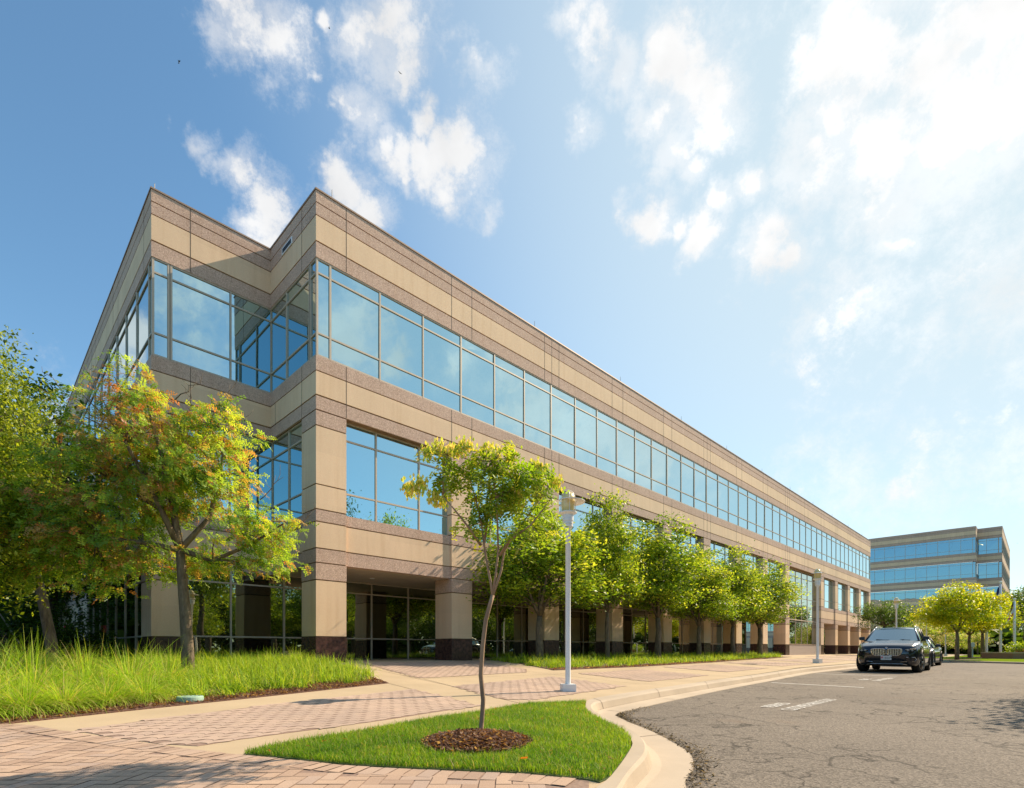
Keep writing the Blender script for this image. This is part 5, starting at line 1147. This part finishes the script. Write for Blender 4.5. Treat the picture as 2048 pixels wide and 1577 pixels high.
    for s_ in (1, -1):
        rf.tube([(f0[0], f0[2] * s_, f0[1]), ((f0[0] + t0[0]) / 2, (f0[2] + t0[2]) / 2 * s_ * 1.0, (f0[1] + t0[1]) / 2), (t0[0], t0[2] * s_, t0[1] - .02)] + [(x, w_ * s_, z - .02) for x, z, w_ in top[1:]] + [(b0[0], b0[2] * s_, b0[1])], .035, paint, 6)
        for t_ in P['pillars']:
            i = int(t_ * 11); rf.tube([(base[i][0], base[i][2] * s_ * 1.002, base[i][1]), (top[i][0], top[i][2] * s_ * 1.002, top[i][1] - .03)], .03, M['plastic'], 5)
    rf.build('roof', r, True)
    if P.get('rails'):
        for s_ in (1, -1):
            q_ = MB(); q_.tube([(top[1][0], top[1][2] * .93 * s_, top[1][1] + .0)] + [(x, w_ * .93 * s_, z + .055) for x, z, w_ in top[2:-2]] + [(top[-2][0], top[-2][2] * .93 * s_, top[-2][1] + .0)], .018, M['chrome'], 6); q_.build('roof_rail', r, True)
    # wheels
    def wheel(x, y_, s_, steer=0):
        w = empty('wheel', (x, y_, wrad), 0); w.parent = r; w.rotation_euler = (0, 0, steer)
        t = MB(); prof = [(wrad * .66, -.11), (wrad * .93, -.125), (wrad, -.09), (wrad, .09), (wrad * .93, .125), (wrad * .66, .11), (wrad * .66, -.11)]; nn = 32
        vs_ = [(a_ * math.cos(2 * math.pi * k / nn), h_, a_ * math.sin(2 * math.pi * k / nn)) for a_, h_ in prof for k in range(nn)]
        t.add(vs_, [(i * nn + k, (i + 1) * nn + k, (i + 1) * nn + (k + 1) % nn, i * nn + (k + 1) % nn) for i in range(len(prof) - 1) for k in range(nn)], M['tyre']); t.build('tyre', w, True)
        rm = MB(); R_ = wrad * .67
        vs_ = [(R_ * math.cos(2 * math.pi * k / nn), h_ * s_, R_ * math.sin(2 * math.pi * k / nn)) for h_ in (.11, -.02) for k in range(nn)] + [(0, -.02 * s_, 0)]
        rm.add(vs_, [(k, (k + 1) % nn, nn + (k + 1) % nn, nn + k) for k in range(nn)] + [(nn + k, nn + (k + 1) % nn, 2 * nn) for k in range(nn)], M['plastic'])
        for k in range(5):
            for dd in (-.13, .13):
                a_ = 2 * math.pi * k / 5 + dd; rm.tube([(0, .09 * s_, 0), (R_ * .98 * math.cos(a_), .10 * s_, R_ * .98 * math.sin(a_))], [.03, .022], M['alloy'], 5)
        rm.tube([(R_ * .98 * math.cos(a_), .105 * s_, R_ * .98 * math.sin(a_)) for a_ in np.linspace(0, 2 * math.pi, 25)], .014, M['alloy'], 5, False); rm.build('rim', w, True)
    for x, st in ((wf, P.get('steer', 0)), (wr, 0)):
        for s_ in (1, -1): wheel(x, (W - .14) * s_, s_, st)
    # arch lips, sills, underbody
    tr = MB()
    for s_ in (1, -1):
        for c_ in (wf, wr): tr.tube([(c_ + (arch - .01) * math.cos(a_), W * spline(P['w'], c_) * s_ * .995, wrad + (arch - .01) * math.sin(a_)) for a_ in np.linspace(-.35, math.pi + .35, 21)], .028, M['plastic'], 6)
        tr.box(wf + arch, wr - arch, s_ * W * .90, s_ * W * .975, P['sill'] - .03, P['sill'] + .10, M['plastic'])
    tr.box(.35, L - .3, -W * .72, W * .72, P['sill'] - .02, P['sill'] + .35, M['plastic']); tr.build('cladding', r)
    for s_ in (1, -1):
        mi = MB(); mx_ = xb0 + .42; yb = wbelt(mx_); zb_ = zbelt(mx_)
        mi.add([(mx_ + dx_, (yb + .06 + dy_) * s_, zb_ + .03 + dz_) for dx_, dy_, dz_ in ((-.07, .02, .0), (-.07, .20, .01), (-.05, .22, .13), (-.05, .04, .15), (.08, .02, .0), (.08, .21, .01), (.07, .22, .14), (.07, .02, .16))], [(0, 1, 2, 3), (4, 7, 6, 5), (0, 4, 5, 1), (1, 5, 6, 2), (2, 6, 7, 3), (3, 7, 4, 0)], M['plastic']); mi.tube([(mx_, yb * s_, zb_ - .02), (mx_, (yb + .12) * s_, zb_ + .05)], .025, M['plastic'], 5)
        mi.build('mirror', r, bevel=.015)
    sl_ = MB()
    for s_ in (1, -1):
        for x_ in P['seams']:
            w_ = spline(P['w'], x_) * W; zt = spline(P['belt'], x_); sl_.quad((x_ - .006, s_ * (w_ * .987 + .002), P['sill'] + .14), (x_ + .006, s_ * (w_ * .987 + .002), P['sill'] + .14), (x_ + .006, s_ * (w_ * .97 + .006), zt - .12), (x_ - .006, s_ * (w_ * .97 + .006), zt - .12), M['black'])
    sl_.build('door_seam', r)
    for s_ in (1, -1):
        for x_ in P['handles']: h_ = MB(); w_ = spline(P['w'], x_) * W; h_.tube([(x_ - .1, s_ * w_ * .985, .80 * spline(P['belt'], x_)), (x_ - .05, s_ * (w_ + .02), .80 * spline(P['belt'], x_)), (x_ + .08, s_ * (w_ + .02), .80 * spline(P['belt'], x_)), (x_ + .12, s_ * w_ * .985, .80 * spline(P['belt'], x_))], .014, M['chrome'] if P.get('rails') else paint, 6); h_.build('door_handle', r, True)
    return r
SUV = dict(L=4.92, W=2.0, wf=.90, wr=3.875, rad=.375, sill=.26, crown=.045, steer=-.2,
    w=[(0, .70), (.06, .80), (.15, .88), (.3, .94), (.6, .985), (1.0, 1), (3.9, 1), (4.5, .95), (4.8, .88), (4.92, .80)],
    belt=[(0, .80), (.05, .90), (.14, .98), (.5, 1.08), (1.2, 1.19), (1.5, 1.21), (4.2, 1.22), (4.75, 1.14), (4.92, .95)],
    cowl=(1.28, 4.72), gh=[(2.0, 1.67, .67), (2.35, 1.72, .69), (2.9, 1.745, .70), (3.5, 1.74, .69), (4.0, 1.71, .67), (4.42, 1.65, .63)], pillars=(.40, .68), rails=True, seams=(1.55, 2.55, 3.5), handles=(2.35, 3.3))
sv = car('parked_car', SUV, M['car_navy'])
# front end of the first car
def fx(y): # nose curvature: x of the front skin at half-width y (z about .7)
    ay = abs(y)
    for (x0, w0), (x1, w1) in zip(SUV['w'], SUV['w'][1:]):
        if ay <= w0 * 1.0: return x0
        if ay <= w1: return x0 + (x1 - x0) * (ay - w0) / (w1 - w0)
    return .6
gr = MB()
for s_ in (1, -1):
    out = [(.03, .865), (.10, .895), (.40, .895), (.47, .86), (.475, .80), (.42, .68), (.34, .635), (.12, .635), (.05, .67), (.03, .74)]
    gr.add([(-.006, y_ * s_, z_) for y_, z_ in out], [tuple(range(len(out)))] if s_ < 0 else [tuple(range(len(out)))[::-1]], M['black'])
    gr.tube([(-.022, y_ * s_, z_) for y_, z_ in out + [out[0]]], .017, M['chrome'], 6, False)
    for k in range(8):
        y_ = .075 + k * .052; zt_ = .885 if y_ < .40 else .86; zb_ = .645 if y_ < .34 else .645 + (y_ - .34) * .9
        gr.box(-.030, -.008, (y_ - .010) * s_, (y_ + .010) * s_, zb_, zt_, M['chrome'])
gr.build('grille', sv)
for s_ in (1, -1):
    h = MB(); pts = [(.56, .80), (.58, .855), (.72, .875), (.88, .885), (.90, .86), (.86, .795), (.72, .775)]
    vv = [(fx(y_) - .02 + .0, y_ * s_, z_) for y_, z_ in pts]; h.add(vv, [tuple(range(len(pts)))] if s_ < 0 else [tuple(range(len(pts)))[::-1]], M['black'])
    for yc in (.66, .78): h.tube([(fx(yc) - .03, (yc - .045) * s_, .825), (fx(yc) - .035, (yc) * s_, .807), (fx(yc) - .03, (yc + .045) * s_, .825)], .010, M['lamp_lens'], 5); h.tube([(fx(yc) - .025, yc * s_, .835), (fx(yc) - .045, yc * s_, .835)], .028, M['lamp_lens'], 10)
    h.tube([(fx(y_) - .03, y_ * s_, z_) for y_, z_ in pts[1:4]], .006, M['chrome'], 5); h.build('headlight', sv)
    f = MB(); o4 = [(.52, .43), (.86, .43), (.88, .50), (.86, .57), (.60, .57)]; f.add([(fx(y_) - .012, y_ * s_, z_) for y_, z_ in o4], [tuple(range(5))] if s_ < 0 else [tuple(range(5))[::-1]], M['black'])
    f.tube([(fx(.42) - .02, .42 * s_, .40), (fx(.55) - .02, .55 * s_, .415), (fx(.84) - .02, .84 * s_, .42), (fx(.885) - .02, .885 * s_, .50), (fx(.84) - .02, .84 * s_, .575), (fx(.60) - .02, .60 * s_, .575)], .010, M['chrome'], 5); f.build('fog_lamp_surround', sv)
lo_ = MB(); lo_.box(-.010, .1, -.46, .46, .36, .46, M['black']); lo_.box(.0, .1, -.60, .60, .30, .345, M['black']); lo_.tube([(.02, -.62, .30), (-.02, -.5, .325), (-.03, 0, .33), (-.02, .5, .325), (.02, .62, .30)], .016, M['chrome'], 6); lo_.build('lower_intake', sv)
pt = MB(); pt.box(-.045, -.032, -.165, .165, .475, .63, M['plate']); po = pt.build('number_plate', sv)
text_mesh('plate_characters', '1E0299', .105, M['black'], (-.047, .09, .515), (R(90), 0, R(-90)), .0005, parent=po)
sh = MB(); sh.add([(-.0475, y_, z_) for y_, z_ in ((.145, .60), (.105, .60), (.10, .55), (.125, .515), (.15, .55))], [(0, 1, 2, 3, 4)], M['red']); sh.build('plate_emblem', po)
em = MB(); bz = .925
for k in range(4):
    for q_ in range(4):
        a0, a1 = math.pi / 2 * k + math.pi / 8 * q_, math.pi / 2 * k + math.pi / 8 * (q_ + 1); em.add([(.012, 0, bz), (.012 + .0, .034 * math.cos(a0), bz + .034 * math.sin(a0)), (.012, .034 * math.cos(a1), bz + .034 * math.sin(a1))], [(0, 1, 2)], M['blue'] if k % 2 else M['white'])
em.tube([(.010, .038 * math.cos(a_), bz + .038 * math.sin(a_)) for a_ in np.linspace(0, 2 * math.pi, 17)], .006, M['chrome'], 5, False); eo = em.build('badge', sv); eo.location = (-.01, 0, 0)
wp = MB(); [wp.tube([(1.20, y_, 1.235), (1.28, y_ + .45, 1.265)], .008, M['black'], 4) for y_ in (-.6, .05)]; wp.build('wiper', sv)
cw = (17.6, 10.83); xx, yy_ = s2w(*cw)
# nose points towards the camera along -D1
k_ = .955
sv.rotation_euler = (0, 0, A1 + .035); sv.scale = (.95, .99, .985); nx_, ny_ = s2w(cw[0] - .9, cw[1] + .0); sv.location = (nx_, ny_, zroad(nx_, ny_) + .004)
tag(sv, 'dark navy sport utility car parked nose forward at the kerb, front wheels turned', 'car', 'cars parked along the kerb')
SED = dict(L=4.75, W=1.86, wf=.88, wr=3.68, rad=.325, sill=.20, crown=.04,
    w=[(0, .68), (.08, .80), (.2, .89), (.4, .95), (.9, 1), (3.7, 1), (4.4, .93), (4.75, .80)], belt=[(0, .58), (.06, .68), (.2, .74), (1.2, .93), (1.6, .95), (3.9, 1.0), (4.6, .98), (4.75, .85)],
    cowl=(1.25, 4.2), gh=[(2.0, 1.38, .54), (2.3, 1.43, .57), (2.7, 1.45, .58), (3.1, 1.43, .57), (3.45, 1.36, .54)], pillars=(.5,), seams=(1.45, 2.5, 3.4), handles=(2.3, 3.25))
sd = car('parked_car', SED, M['car_black'])
for s_ in (1, -1):
    h = MB(); h.add([(.06, .50 * s_, .62), (.03, .50 * s_, .68), (.30, .84 * s_, .74), (.28, .845 * s_, .66)], [(0, 1, 2, 3)] if s_ < 0 else [(3, 2, 1, 0)], M['lamp_lens']); h.build('headlight', sd)
g3 = MB(); g3.add([(-.012, y_, z_) for y_, z_ in ((-.45, .36), (.45, .36), (.40, .60), (-.40, .60))], [(3, 2, 1, 0)], M['black']); g3.tube([(-.018, y_, z_) for y_, z_ in ((-.45, .36), (.45, .36), (.40, .60), (-.40, .60), (-.45, .36))], .012, M['chrome'], 5, False); g3.build('grille', sd)
nx_, ny_ = s2w(25.6, 10.2); sd.rotation_euler = (0, 0, A1); sd.location = (nx_, ny_, zroad(nx_, ny_) + .004)
tag(sd, 'black saloon car parked behind the navy one, mostly hidden by it', 'car', 'cars parked along the kerb')
